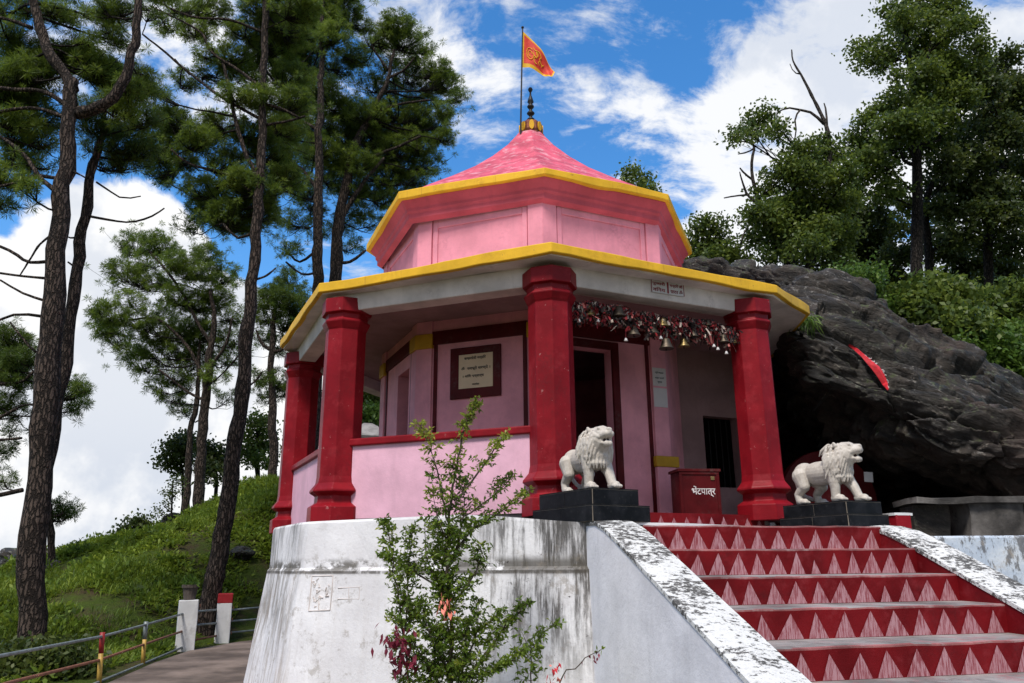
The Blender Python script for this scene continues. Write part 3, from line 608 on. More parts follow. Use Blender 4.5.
# flag and its pole
fp = empty('flag', tuple(at(520.5, 134, 11.35)), 0, 'small orange temple pennant with yellow border flying from a thin pole', 'flag')
b0 = np.array(fp.location)
pb = MB(); tp_ = at(522.6, 28, 11.35)-b0; pb.tube([(0, 0, -.05), tp_*.5, tp_], [.017, .014, .012], 8); pb.lathe(tp_, [(.004, -.02), (.024, 0), (.024, .02), (.004, .04)], 8); pb.build('pole', M['iron'], fp)
def flag_cloth():
    n, mm = 26, 16; hoist0, hoist1 = at(523.0, 31.5, 11.35)-b0, at(522.5, 67.5, 11.35)-b0; tip0, tip1 = at(555, 72.5, 11.45)-b0, at(551.5, 79, 11.45)-b0
    V = []; mi = []
    for i in range(n+1):
        s = i/n; top = hoist0*(1-s)+tip0*s; bot = hoist1*(1-s)+tip1*s
        top = top+np.array([0, 0, .09*math.sin(s*math.pi)]); bot = bot+np.array([0, 0, .085*math.sin(s*math.pi)*(1-s)-.0*s])
        for j in range(mm+1):
            q = j/mm; p = top*(1-q)+bot*q; p = p+np.array([0, .055*math.sin(s*9+q*2.2)*s+.02*math.sin(s*17-q*5)*s, .008*math.sin(s*14+q*4)*s]); V.append(p)
    F = []
    for i in range(n):
        for j in range(mm):
            F.append((i*(mm+1)+j, (i+1)*(mm+1)+j, (i+1)*(mm+1)+j+1, i*(mm+1)+j+1)); mi.append(1 if j == 0 or j >= mm-2 or i == n-1 or i == 0 else 0)
    m1, t, b = mat('flag_orange'); o = t.new('ShaderNodeTexCoord').outputs['Object']; nn = t.noise(o, 10, 5, .6)
    c = t.mix(t.ramp(nn, .35, .65), (.58, .022, .012), (.74, .06, .02)); t.l.new(c, b.inputs['Base Color']); b.inputs['Roughness'].default_value = .7
    o_ = np_mesh('cloth', np.array(V), F, [m1, M['yellow']], fp, True, mi)
    # gold om-like scrolls printed on the cloth
    P = np.array(V).reshape(n+1, mm+1, 3); sc_ = MB()
    def pt(s, q):
        i = min(int(s*n), n-1); j = min(int(q*mm), mm-1); fs, fq = s*n-i, q*mm-j
        return (P[i, j]*(1-fs)+P[i+1, j]*fs)*(1-fq)+(P[i, j+1]*(1-fs)+P[i+1, j+1]*fs)*fq
    for cx, cy, r0, a0_, a1_ in ((.25, .52, .16, 0, 5.2), (.25, .52, .08, 1, 6), (.42, .42, .10, -1, 3.2), (.52, .35, .10, 2, 6), (.62, .45, .09, 0, 4.4), (.45, .66, .09, 1, 5), (.58, .62, .07, 2, 6.5), (.40, .24, .07, 0, 3)):
        sc_.tube([pt(cx+r0*.75*math.cos(a), cy+r0*1.2*math.sin(a))+np.array([0, -.004, 0]) for a in np.linspace(a0_, a1_, 12)], .0075, 4)
    sc_.build('printed_scrolls', M['yellow'], o_)
flag_cloth()

# ------------------------------------------------------------------ the stairs
SA = R(15.0); S_ = np.array([math.cos(SA), math.sin(SA), 0]); N_ = np.array([math.sin(SA), -math.cos(SA), 0])
def sn(s, n, z): return tuple(S_*s+N_*n+np.array([0, 0, z]))
stairs = empty('staircase', sn(.8, 6.5, GZ), 0, 'wide red staircase with pale hatched triangles on its risers climbing to the temple', 'stairs')
def sp_(mb, name, mats, parent=None, **kw):
    o = mb.build(name, mats, parent or stairs, **kw)
    if parent is None: o.location = -np.array(stairs.location)
    return o
SL, SR, N0, RH, TD = -.36, 1.93, 4.92, .206, .416
def step_mb(i, n_tri, seed, sl, sr, ztop, nf, back, rise=RH):
    """one step: tread slab over a riser painted with hatched triangles"""
    rnd = random.Random(seed); mb = MB(); tilt = .006
    g = 16; fr_top = []; bk = []; fr_bot = []
    for j in range(g+1):
        s = sl+(sr-sl)*j/g; w = rnd.uniform(-.002, .002); fr_top.append(sn(s, nf+w, ztop-tilt+rnd.uniform(-.004, .004))); bk.append(sn(s, nf-back, ztop+.004)); fr_bot.append(sn(s, nf-.012, ztop-rise-.03))
    nose = [(p[0]-N_[0]*.035, p[1]-N_[1]*.035, p[2]+.004) for p in fr_top]; lipb = [(p[0], p[1], p[2]-.011) for p in fr_top]
    for j in range(g):
        mb.quad(bk[j], nose[j], nose[j+1], bk[j+1], 0); mb.quad(nose[j], fr_top[j], fr_top[j+1], nose[j+1], 2 if rnd.random() < .75 else 0)
        mb.quad(fr_top[j], lipb[j], lipb[j+1], fr_top[j+1], 2); mb.quad(lipb[j], fr_bot[j], fr_bot[j+1], lipb[j+1], 1)
    mb.quad(fr_bot[0], bk[0][:2]+(ztop-rise-.03,), bk[-1][:2]+(ztop-rise-.03,), fr_bot[-1], 1)
    s = sl+.03; pitch = (sr-sl-.05)/n_tri
    for j in range(n_tri):
        w = pitch*rnd.uniform(.72, .99); h = (rise-.028)*rnd.uniform(.86, .98); c = s+pitch/2
        if rnd.random() < .06: w *= .55; h *= .7
        zb = ztop-rise+.006
        def P(sv_, zz): f = (ztop-.011-zz)/(rise+.019); return sn(sv_, nf-.012*f+.0055, zz)
        mb.add([P(c-w/2+rnd.uniform(-.01, .01), zb), P(c+w/2+rnd.uniform(-.01, .01), zb), P(c+rnd.uniform(-.012, .012), zb+h)], [(0, 1, 2)], 3); s += pitch
    return mb
SM = [M['tread'], M['step_red'], M['nosing'], M['hatch']]
NTRI = (12, 13, 12, 11, 11, 11, 11)
for i in range(8):
    z = -RH*(i+1)
    if z < GZ: break
    back = 2.1 if i == 0 else TD+.06
    sp_(step_mb(i, NTRI[min(i, 6)], 40+i, SL-.02 if i else SL+.0, SR+.01, z, N0+TD*i, back), 'step', SM)
# the last little rise to the veranda floor
mb = step_mb(9, 13, 77, .0, 2.35, -.004, 0, .3, .2)
fa, fbp = np.array([.52, -3.50, 0]), np.array([2.62, -2.42, 0])
def flr():
    rnd = random.Random(5); mb = MB(); g = 14; d = (fbp-fa); L = np.linalg.norm(d); d = d/L; nn = np.array([d[1], -d[0], 0])
    mb.loft([[tuple(fa+nn*.0+np.array([0, 0, z])), tuple(fbp+np.array([0, 0, z])), tuple(fbp-nn*.6+np.array([0, 0, z])), tuple(fa-nn*.6+np.array([0, 0, z]))] for z in (-.24, .004)], mi=1)
    for j in range(14):
        c = L*(j+.5)/14; w = L/14*.9; h = .165*rnd.uniform(.85, 1)
        mb.add([tuple(fa+d*(c-w/2)+nn*.004+np.array([0, 0, -.185])), tuple(fa+d*(c+w/2)+nn*.004+np.array([0, 0, -.185])), tuple(fa+d*c+nn*.004+np.array([0, 0, -.185+h]))], [(0, 1, 2)], 3)
    return mb
sp_(flr(), 'threshold_step', SM)
def cheek(s0, s1, prof, zb, name, mats, inner_red):
    """sloping side wall of the stairs; prof = (n, z) along its top"""
    mb = MB(); top0 = [sn(s0, n, z) for n, z in prof]; top1 = [sn(s1, n, z) for n, z in prof]; b0 = [sn(s0, n, zb) for n, z in prof]; b1 = [sn(s1, n, zb) for n, z in prof]
    k = len(prof)
    for j in range(k-1):
        mb.quad(b0[j], b0[j+1], top0[j+1], top0[j], 1 if inner_red == 's0' else 0); mb.quad(b1[j+1], b1[j], top1[j], top1[j+1], 1 if inner_red == 's1' else 0)
    mb.quad(b0[0], top0[0], top1[0], b1[0]); mb.quad(top0[-1], b0[-1], b1[-1], top1[-1])
    o = sp_(mb, name, mats)
    cm = MB(); e = .006
    u0, u1 = s0-e, s1+e
    cm.loft([[sn(u0, n, z-.02), sn(u1, n, z-.02), sn(u1, n, z+.014), sn((u0+u1)/2, n, z+.024), sn(u0, n, z+.012)] for n, z in prof])
    cm.build('coping', M['coping'], o, smooth=False)
    return o
def cprof(n0, z0, n1, slope, drop_from, k=26):
    out = []
    for n in np.linspace(n0, n1, k):
        t = max(0, n-drop_from); z = z0-slope*(t-.16*(1-math.exp(-t/.16))); out.append((float(n), float(z)))
    return out
cheek(-.70, SL, cprof(4.0, -.175, 9.6, .415, 4.62), GZ-.1, 'cheek_wall', [M['white'], M['step_red']], 's1')
cheek(SR, SR+.36, cprof(4.1, -.215, 9.6, .455, 4.74), GZ-.1, 'cheek_wall', [M['white'], M['step_red']], 's0')

# ------------------------------------------------------------------ lion pedestals
def pedestal(x, y, ang, wid, dep, z0, h1, h2, ins_r, ins_b, label):
    """two tiled slabs; (x, y) is the near front corner, wid runs along the front, dep runs back"""
    root = empty('lion_pedestal', (x, y, z0), R(ang), label, 'pedestal', 'black tiled lion pedestals')
    for (x0, x1, y0, y1, za, zb) in ((0, wid, 0, dep, 0, h1), (.016, wid-ins_r, .016, dep-ins_b, h1, h1+h2)):
        mb = MB(); g = .010
        mb.loft([[(x0+.004, y0+.004, z), (x1-.004, y0+.004, z), (x1-.004, y1-.004, z), (x0+.004, y1-.004, z)] for z in (za, zb-.002)], mi=1)
        ys = np.linspace(y0, y1, 3); t0, t1 = za+.004, zb-.014
        for j in range(2):
            mb.box((x0, ys[j]+g*(.9 if j == 0 else .3), t0), (x0+.012, ys[j+1]-g*.3, t1), 0); mb.box((x1-.012, ys[j]+g*.5, t0), (x1, ys[j+1]-g*.5, t1), 0)
        mb.box((x0+g*.9, y0, t0), (x1-g*.6, y0+.012, t1), 0); mb.box((x0+g, y1-.012, t0), (x1-g, y1, t1), 0)
        mb.box((x0+.001, y0+.001, zb-.009), (x1-.001, y1-.001, zb), 0)
        mb.build('tiled_slab', [M['tile'], M['grout']], root)
    return root
pedestal(.52, -4.63, 33, .66, .98, -.158, .148, .145, .115, .10, 'stepped black tiled pedestal under the lion before the dark doorway')
pedestal(2.97, -3.98, 28, .56, .88, -.205, .128, .125, .06, .05, 'stepped black tiled pedestal under the lion before the dark rock cave')

# ------------------------------------------------------------------ lions
def capsule_pts(mb, a, b, ra, rb, n=12, m=5):
    a, b = np.array(a, float), np.array(b, float); d = b-a; L = np.linalg.norm(d); d = d/(L+1e-9)
    ref = np.array([0, 0, 1.]) if abs(d[2]) < .9 else np.array([1., 0, 0]); x = np.cross(d, ref); x /= np.linalg.norm(x); y = np.cross(d, x); rings = []
    for c, r, t0, t1 in ((a, ra, -math.pi/2, 0), (b, rb, 0, math.pi/2)):
        for t in np.linspace(t0, t1, m):
            rr = max(r*math.cos(t), .0008); rings.append([c+d*r*math.sin(t)+(x*math.cos(q)+y*math.sin(q))*rr for q in np.linspace(0, 2*math.pi, n, endpoint=False)])
    mb.loft(rings)
def ellips(mb, c, r, n=20, m=12, rz=0, ry=0):
    rings = []; M3 = Matrix.Rotation(rz, 3, 'Z') @ Matrix.Rotation(ry, 3, 'Y')
    for t in np.linspace(-math.pi/2, math.pi/2, m):
        ct = max(math.cos(t), .01); rings.append([np.array(c)+np.array(M3 @ Vector((r[0]*ct*math.cos(q), r[1]*ct*math.sin(q), r[2]*math.sin(t)))) for q in np.linspace(0, 2*math.pi, n, endpoint=False)])
    mb.loft(rings)
def fuse(mb, name, voxel, parent, material, smooth_it=3):
    o = mb.build('tmp_body', material); r = o.modifiers.new('r', 'REMESH'); r.mode = 'VOXEL'; r.voxel_size = voxel; r.use_smooth_shade = True
    s = o.modifiers.new('s', 'SMOOTH'); s.factor = .5; s.iterations = smooth_it
    dg = bpy.context.evaluated_depsgraph_get(); me = bpy.data.meshes.new_from_object(o.evaluated_get(dg)); bpy.data.objects.remove(o)
    me.name = name; n = bpy.data.objects.new(name, me); C.objects.link(n); n.parent = parent
    me.polygons.foreach_set('use_smooth', [True]*len(me.polygons)); return n
def lion(loc, heading, hyaw, label, seed, scale=1.0):
    rnd = random.Random(seed); root = empty('lion_statue', loc, heading, label, 'statue', 'stone lions guarding the stairs'); root.scale = (scale,)*3
    b = MB()
    ellips(b, (-.03, 0, .315), (.26, .105, .115)); ellips(b, (.17, 0, .33), (.14, .125, .15)); ellips(b, (-.23, 0, .31), (.125, .115, .125)); ellips(b, (-.02, 0, .27), (.2, .085, .09))
    for y, dx in ((-1, 0.), (1, .085)):                    # hind legs: thigh, hock, paw
        Y = y*.085
        for p, q, r0, r1 in (((-.235+dx*.3, Y*.85, .29), (-.195+dx, Y, .185), .088, .060), ((-.195+dx, Y, .185), (-.275+dx, Y*1.05, .105), .056, .040), ((-.275+dx, Y*1.05, .105), (-.262+dx, Y*1.05, .04), .040, .040), ((-.27+dx, Y*1.05, .032), (-.195+dx, Y*1.05, .028), .034, .034)): capsule_pts(b, p, q, r0, r1)
        for t in (-.022, 0, .022): capsule_pts(b, (-.205+dx, Y*1.05+t, .026), (-.172+dx, Y*1.05+t*1.15, .022), .018, .016, 8, 4)
    for y, fx, kx in ((-1, .165, .165), (1, .30, .255)):    # fore legs, one striding forward
        Y = y*.085
        for p, q, r0, r1 in (((.165, Y*.9, .31), ((.165+kx)/2+.01, Y, .21), .080, .060), (((.165+kx)/2+.01, Y, .21), (kx+.015, Y, .14), .058, .048), ((kx+.015, Y, .14), (fx+.01, Y, .05), .047, .043), ((fx, Y, .036), (fx+.07, Y, .032), .042, .042)): capsule_pts(b, p, q, r0, r1)
        for t in (-.027, -.009, .009, .027): capsule_pts(b, (fx+.065, Y+t, .030), (fx+.105, Y+t*1.15, .024), .019, .017, 8, 4)
    pts = [(-.335, .0, .34), (-.375, .02, .25), (-.37, .05, .16), (-.33, .075, .10), (-.28, .10, .07)]
    for p, q in zip(pts, pts[1:]): capsule_pts(b, p, q, .020, .020, 8, 4)
    capsule_pts(b, (-.30, .095, .075), (-.25, .11, .06), .03, .02)
    capsule_pts(b, (.16, 0, .36), (.25, 0, .45), .135, .118)
    # head
    Hc = np.array([.235, 0, .465]); Rz = Matrix.Rotation(hyaw, 3, 'Z'); Rp = Matrix.Rotation(R(-9), 3, 'Y')
    def hp(x, y, z): return Hc+np.array(Rz @ (Rp @ Vector((x, y, z))))
    def hcap(p, q, r0, r1, n=12, m=5): capsule_pts(b, hp(*p), hp(*q), r0, r1, n, m)
    hcap((.03, 0, .03), (.075, 0, .03), .092, .082)
    hcap((.10, 0, .016), (.165, 0, .018), .060, .046); hcap((.12, .030, .008), (.175, .024, .004), .040, .032); hcap((.12, -.030, .008), (.175, -.024, .004), .040, .032)
    hcap((.10, 0, .055), (.19, 0, .043), .030, .020); hcap((.190, -.012, .040), (.190, .012, .040), .020, .020)
    hcap((.06, 0, -.058), (.145, 0, -.083), .040, .029); hcap((.145, -.014, -.082), (.150, .014, -.082), .029, .029); hcap((.04, .045, -.03), (.11, .035, -.066), .028, .018); hcap((.04, -.045, -.03), (.11, -.035, -.066), .028, .018)
    for y in (-1, 1):
        hcap((.088, y*.030, .085), (.112, y*.058, .070), .019, .015, 8, 4); hcap((.06, y*.068, .012), (.10, y*.055, -.004), .036, .028)
        hcap((-.012, y*.082, .085), (-.016, y*.092, .108), .026, .016, 8, 4); hcap((.150, y*.020, -.035), (.152, y*.020, -.012), .006, .008, 6, 3)
        hcap((.150, y*.016, -.062), (.152, y*.016, -.042), .008, .004, 6, 3)
    # mane: a heavy core and long combed locks falling from the brow to the chest
    ellips(b, (.18, 0, .40), (.115, .128, .165)); ellips(b, (.22, 0, .30), (.06, .07, .10)); ellips(b, tuple(hp(-.02, 0, -.02)), (.092, .108, .112))
    for layer in range(4):                                 # four tiers of thick combed locks round the face
        nlk = 17+layer*2
        for k in range(nlk):
            a = -2.75+5.5*(k+.5*(layer % 2))/(nlk-1)+rnd.uniform(-.04, .04); depth = layer/3.
            p0 = hp(.045-.14*depth, (.106+.034*depth)*math.sin(a), (.112+.026*depth)*math.cos(a)-.012); top = abs(a) < .7
            dirv = np.array([-.75 if top else -.28-.15*depth, .30*math.sin(a), -.55 if top else -1.0]); dirv /= np.linalg.norm(dirv); ln = rnd.uniform(.062, .082)
            p1 = p0+dirv*ln; p2 = p1+(dirv*.7+np.array([.10*rnd.uniform(-1, 1), .10*rnd.uniform(-1, 1), -.5]))*ln*.75
            capsule_pts(b, p0, p1, .0135, .0165, 8, 4); capsule_pts(b, p1, p2, .0165, .005, 8, 4)
    for row in range(4):                                   # lower mane on neck and breast
        nlk = 15
        for k in range(nlk):
            a = -2.1+4.2*(k+.5*(row % 2))/(nlk-1); z0 = .475-.06*row; x = .20+.085*math.cos(a); y = .132*math.sin(a)*(1-.30*max(0, (.36-z0)/.12))
            p0 = np.array([x, y, z0]); p1 = p0+np.array([.004*math.cos(a), .006*math.sin(a), -.055]); p2 = p1+np.array([-.006, rnd.uniform(-.012, .012), -.05]); capsule_pts(b, p0, p1, .013, .017, 8, 4); capsule_pts(b, p1, p2, .017, .005, 8, 4)
    body = fuse(b, 'body', .005, root, M['marble'], 1)
    e = MB()
    for y in (-1, 1): ellips(e, tuple(hp(.117, y*.047, .052)), (.015, .014, .011), 10, 8)
    e.build('eyes', M['dark_brass'], root, smooth=True)
    t = MB(); ellips(t, tuple(hp(.088, 0, -.036)), (.064, .040, .024), 14, 8, hyaw); t.build('mouth', flat('lion_mouth', (.035, .015, .013), .6), root, smooth=True)
    return root
def ped_pt(x, y, ang, fx, fy, z): c, q = math.cos(R(ang)), math.sin(R(ang)); return (x+fx*c-fy*q, y+fx*q+fy*c, z)
lion(ped_pt(.52, -4.63, 33, .27, .43, -.158+.293), R(30-90-3), R(2), 'pale carved lion snarling in front of the dark doorway, front paw raised forward', 3, 1.0)
lion(ped_pt(2.97, -3.98, 28, .215, .42, -.205+.253), R(28-90+4), R(18), 'pale carved lion roaring sideways in front of the dark rock cave', 9, 1.0)

# ------------------------------------------------------------------ writing
def lettering(name, body, height, material, parent, loc, xdir, ydir, width=None, depth=.002):
    """flat letters as a mesh; xdir runs along the line, ydir up"""
    c = bpy.data.curves.new(name, 'FONT'); c.body = body; c.size = 1; c.align_x = 'CENTER'; c.align_y = 'CENTER'; c.extrude = .01; c.offset = .012
    o = bpy.data.objects.new(name, c); C.objects.link(o); dg = bpy.context.evaluated_depsgraph_get(); me = bpy.data.meshes.new_from_object(o.evaluated_get(dg)); bpy.data.objects.remove(o)
    co = np.array([v.co for v in me.vertices]); lo, hi = co.min(0), co.max(0); sz = hi-lo; k = height/sz[1]; kx = (width/sz[0]) if width else k
    mid = (lo+hi)/2; xd, yd = np.array(xdir, float), np.array(ydir, float); zd = np.cross(xd, yd)
    P = np.array(loc)+((co[:, :1]-mid[0])*kx)*xd+((co[:, 1:2]-mid[1])*k)*yd+((co[:, 2:3])*depth/.01)*zd
    me.vertices.foreach_set('co', P.astype(np.float32).ravel()); me.materials.clear(); me.materials.append(material); me.update()
    n = bpy.data.objects.new(name, me); C.objects.link(n); n.parent = parent; return n
def rp(u, v, n, c):
    d = ray(u, v); return CAM+d*((c-CAM@n)/(d@n))
Z3 = np.array([0, 0, 1.])
# plaque on the shrine wall
m7 = face_frame(7)
def fw(m, x, y, z): return np.array(m @ Vector((x, y, z)))
plq = empty('wall_plaque', tuple(fw(m7, .84, .01, 1.88)), 0, 'cream painted notice board in a broad red frame on the pink shrine wall', 'sign')
def lp(mb, name, mats, root, **kw):
    o = mb.build(name, mats, root, **kw); o.location = -np.array(root.location); return o
PX0, PX1, PZ0, PZ1 = .48, 1.18, 1.515, 2.185
mb = MB(); mb.box((PX0, .0, PZ0), (PX1, .03, PZ1), 0, m7); lp(mb, 'frame', M['dark_red'], plq, bevel=.005)
mb = MB(); mb.box((PX0+.125, .005, PZ0+.125), (PX1-.105, .034, PZ1-.10), 0, m7); brd = lp(mb, 'board', M['cream'], plq)
xd = fw(m7, 1, 0, 0)-fw(m7, 0, 0, 0); cx = (PX0+.125+PX1-.105)/2
for txt, z, h, w, off in (('कसारदेवी मन्दिर', 2.03, .055, .30, -.01), ('ॐ  नमस्ते शरण्ये ।', 1.895, .058, .40, 0), ('। शिवे सर्वार्थ', 1.795, .05, .29, -.03), ('अल्मोड़ा', 1.685, .032, .10, -.0)):
    lettering('lettering', txt, h, M['black_ink'], brd, fw(m7, cx+off, .037, z), xd, Z3, w)
# two paper notices on the shrine pilaster
m0 = face_frame(0); x0d = fw(m0, 1, 0, 0)-fw(m0, 0, 0, 0)
for i, (z0, z1, lab) in enumerate(((1.72, 1.965, 'upper of two white paper notices, with faint grey writing, on the pink pilaster'), (1.44, 1.695, 'lower of two white paper notices, nearly blank, on the pink pilaster'))):
    nb = empty('paper_notice', tuple(fw(m0, FL-.1, .037, (z0+z1)/2)), 0, lab, 'notice')
    mb = MB(); mb.box((FL-.205, .036, z0), (FL+.006, .041, z1), 0, m0); sh = lp(mb, 'sheet', M['paper'], nb)
    if i == 0:
        for txt, z, w in (('जूते चप्पल', 1.90, .13), ('बाहर उतारें', 1.83, .14), ('कृपया', 1.77, .07)): lettering('lettering', txt, .032, M['pipe'], sh, fw(m0, FL-.1, .0435, z), x0d, Z3, w)
# painted sign on the white ring beam
an = ROT+math.pi/8; nCD = np.array([math.sin(an), -math.cos(an), 0]); tCD = np.array([math.cos(an), math.sin(an), 0])
sc_ = rp(667.5, 288, nCD, 3.368+.014); bs = empty('beam_sign', tuple(sc_), 0, 'small white sign lettered in dark red on the beam above the bells', 'sign')
bw, bh = .46, .155
mb = MB(); mb.loft([[tuple(sc_+tCD*sx*bw/2+Z3*sz*bh/2+nCD*o_) for sx, sz in ((-1, -1), (1, -1), (1, 1), (-1, 1))] for o_ in (-.03, .006)]); sb = lp(mb, 'panel', M['paper'], bs)
mb = MB()
for sx, sz, w_, h_ in ((0, 1, bw, .008), (-1, 0, .008, bh), (1, 0, .008, bh), (0, 0, .022, bh*.9)):
    q = sc_+tCD*sx*(bw/2-.004)+Z3*sz*(bh/2-.004); mb.loft([[tuple(q+tCD*a*w_/2+Z3*b*h_/2+nCD*o_) for a, b in ((-1, -1), (1, -1), (1, 1), (-1, 1))] for o_ in (.004, .0085)])
b2 = mb.build('border', M['red_ink'], bs); b2.location = -np.array(bs.location)
for txt, dx, dz, w_ in (('पुजारी', -.125, .032, .18), ('मन्दिर जी', .12, .032, .18), ('विनय', -.125, -.036, .17), ('सादर ॐ', .12, -.036, .17)):
    o = lettering('lettering', txt, .052, M['red_ink'], bs, sc_+tCD*dx+Z3*dz+nCD*.0075, tCD, Z3, w_); o.location = -np.array(bs.location)

# ------------------------------------------------------------------ donation box
bx_ = empty('donation_box', (1.92, -2.12, 0), R(9), 'dark red metal donation box with white Hindi lettering beside the shrine doorway', 'donation box')
mb = MB(); mb.box((-.265, -.17, .0), (.265, .17, .615)); mb.build('body', M['dark_red'], bx_, bevel=.01); bx_.scale = (.93, .93, .85)
mb = MB(); mb.box((-.285, -.19, .616), (.285, .19, .655)); mb.box((-.10, -.02, .655), (.10, .02, .662)); mb.build('lid', M['dark_red'], bx_, bevel=.008)
mb = MB()
for a, b, c, d in ((-.262, .262, .575, .612), (-.262, -.225, .01, .575), (.225, .262, .01, .575), (-.225, .225, .01, .05)): mb.box((a, -.182, c), (b, -.168, d))
mb.build('front_rim', M['dark_red'], bx_, bevel=.004)
lettering('lettering', 'भेंटपात्र', .15, M['white_ink'], bx_, (.045, -.174, .345), (1, 0, 0), (0, 0, 1), .31)
mb = MB(); mb.box((.15, -.18, .50), (.20, -.168, .55)); mb.build('hasp', M['brass'], bx_, bevel=.004)

# ------------------------------------------------------------------ bells and tied ribbons between the two front columns
CP = 3.24
def gp(u, v, o=0.): return rp(u, v, nCD, CP+o)
ra, rb = gp(572, 303), gp(741, 329)
rod = MB(); rod.tube([tuple(ra), tuple((ra+rb)/2-Z3*.02), tuple(rb)], .016, 8); tag(rod.build('bell_rod', M['iron']), 'thin iron rod holding ribbons and bells between the two front red columns', 'rod')
def ribbons():
    n = 6500; rnd = np.random.default_rng(4); u = rnd.uniform(573.5, 739, n); f = (u-573)/166
    top = 299+f*27+1.2*np.sin(u*.21)+1.5*np.sin(u*.07); bot = np.interp(u, [573, 590, 610, 640, 665, 700, 740], [319, 322, 324, 329, 335, 338, 345])+3*np.sin(u*.33)
    q = rnd.beta(1.1, 1.5, n); v = top+(bot-top)*q; o = rnd.normal(0, .06, n)
    V = []; F = []; mi = []
    for i in range(n):
        p = gp(u[i], v[i], o[i]); a = rnd.uniform(0, math.pi*2); L = rnd.uniform(.02, .065) if rnd.random() < .93 else rnd.uniform(.08, .15); w = rnd.uniform(.005, .015)
        side = np.array([math.cos(a), math.sin(a), rnd.uniform(-.5, .5)]); dn = np.array([rnd.normal(0, .55), rnd.normal(0, .4), -1]); dn /= np.linalg.norm(dn)
        mid = p+dn*L*.5+side*rnd.uniform(-.012, .012); b = len(V)
        V += [p-side*w, p+side*w, mid+side*w*1.1, mid-side*w*1.1, mid+dn*L*.5+side*w, mid+dn*L*.5-side*w]; F += [(b, b+1, b+2, b+3), (b+3, b+2, b+4, b+5)]
        k = rnd.choice(4, p=[.30, .14, .42, .14]); mi += [k, k]
    mats = [flat('ribbon_red', (.24, .010, .016), .7), flat('ribbon_cream', (.50, .40, .34), .7), flat('ribbon_black', (.025, .016, .016), .7), flat('ribbon_rose', (.36, .10, .09), .7)]
    o_ = np_mesh('tied_ribbons', np.array(V), np.array(F), mats, None, False, mi); o_['kind'] = 'stuff'; tag(o_, 'thick band of tied red, white and black votive ribbons between the front columns', 'ribbons')
ribbons()
def bell_mb(w):
    mb = MB(); r = w/2; mb.lathe((0, 0, 0), [(r*.93, .0), (r, .0), (r*.98, r*.12), (r*.80, r*.38), (r*.66, r*.8), (r*.60, r*1.15), (r*.48, r*1.42), (r*.2, r*1.55), (r*.12, r*1.56), (r*.12, r*1.72), (r*.02, r*1.76)], 18); return mb
BELLS = [(589.3, 317, 15, 0), (618.6, 317, 14, 1), (626, 328, 8, 1), (634, 336, 13, 1), (652, 335, 16, 1), (663, 327, 12, 0), (675, 337, 11, 1), (666.5, 349, 14, 1), (684, 347, 11.5, 0), (694, 337, 9, 1), (707.5, 343, 9, 1), (724, 343, 12, 1), (734.5, 344, 10, 0), (603, 313, 9, 1), (643, 320, 10, 1), (708, 326, 8, 1), (580, 312, 7, 1)]
BL = {0: 'large brass bell, leftmost by the front corner column', 7: 'lowest hanging brass bell, with a wide flaring lip, below the ribbons', 8: 'pale polished brass bell hanging right beside the lowest one', 4: 'widest brass bell in the middle of the ribbon band'}
for i, (u, v, w, mt) in enumerate(BELLS):
    wm = w*mpp(8.9)*1.02; p = gp(u, v, .08 if i % 2 else .03)
    root = empty('brass_bell', tuple(p), 0, BL.get(i, 'dark brass bell half buried among the ribbons between the front columns'), 'bell', 'brass bells between the front columns')
    bell_mb(wm).build('bell_body', M['brass'] if mt == 0 else M['dark_brass'], root, smooth=True)
    k = MB(); k.tube([(0, 0, wm*.7), (0, 0, -.005)], .004, 6); k.lathe((0, 0, -.02), [(.004, 0), (.011, .008), (.011, .016), (.004, .026)], 8); k.build('clapper', M['iron'], root)
    hg = MB(); f = (u-572)/169; zt = (ra*(1-f)+rb*f)[2]-p[2]; hg.tube([(0, 0, wm*.85), (.004, 0, (wm*.85+zt)/2), (0, .02, max(zt, wm))], .004, 6); hg.build('hanger', M['iron'], root)
for i, (u, v) in enumerate(((626, 341), (714, 347), (718, 350), (726.5, 354), (661, 339), (598, 322), (579, 322))):
    p = gp(u, v, .1); wm = .045; root = empty('hand_bell', tuple(p), 0, 'tiny pale bell dangling on a cord under the ribbon band', 'bell', 'tiny bells under the ribbon band')
    bell_mb(wm).build('bell_body', M['paper'], root, smooth=True); hg = MB(); hg.tube([(0, 0, wm*.8), (.003, .003, .14)], .003, 5); hg.build('cord', M['red_ink'], root)

# ------------------------------------------------------------------ right of the stairs: low wall, bench, kerb block, cave shrine
lw = MB(); lw.loft([dense([(3.05, -4.12, z), (9.5, -3.75, z), (9.5, -3.4, z), (3.0, -3.75, z)], 12) for z in (GZ-.1, -.9, -.33, -.295)]); tag(lw.build('low_wall', M['bluewall'], bevel=.02), 'low pale blue peeling wall right of the stairs below the stone bench', 'wall')
bn = empty('stone_bench', (4.75, -2.75, -.30), R(3), 'rough grey stone bench on one broad block under the overhanging rock', 'bench')
def rough(mb, amp, seed):
    P = np.array(mb.v); mb.v = [tuple(q) for q in P+np.stack([vnoise(P*4+k*31, seed) for k in range(3)], -1)*amp]; return mb
def subbox(lo, hi, n=6):
    xs, ys = np.linspace(lo[0], hi[0], n+1), np.linspace(lo[1], hi[1], 3); mb = MB()
    ring = [(x, ys[0]) for x in xs]+[(xs[-1], y) for y in ys[1:]]+[(x, ys[-1]) for x in xs[::-1][1:]]+[(xs[0], y) for y in ys[::-1][1:-1]]
    mb.loft([[(a, b, z) for a, b in ring] for z in np.linspace(lo[2], hi[2], 4)]); return mb
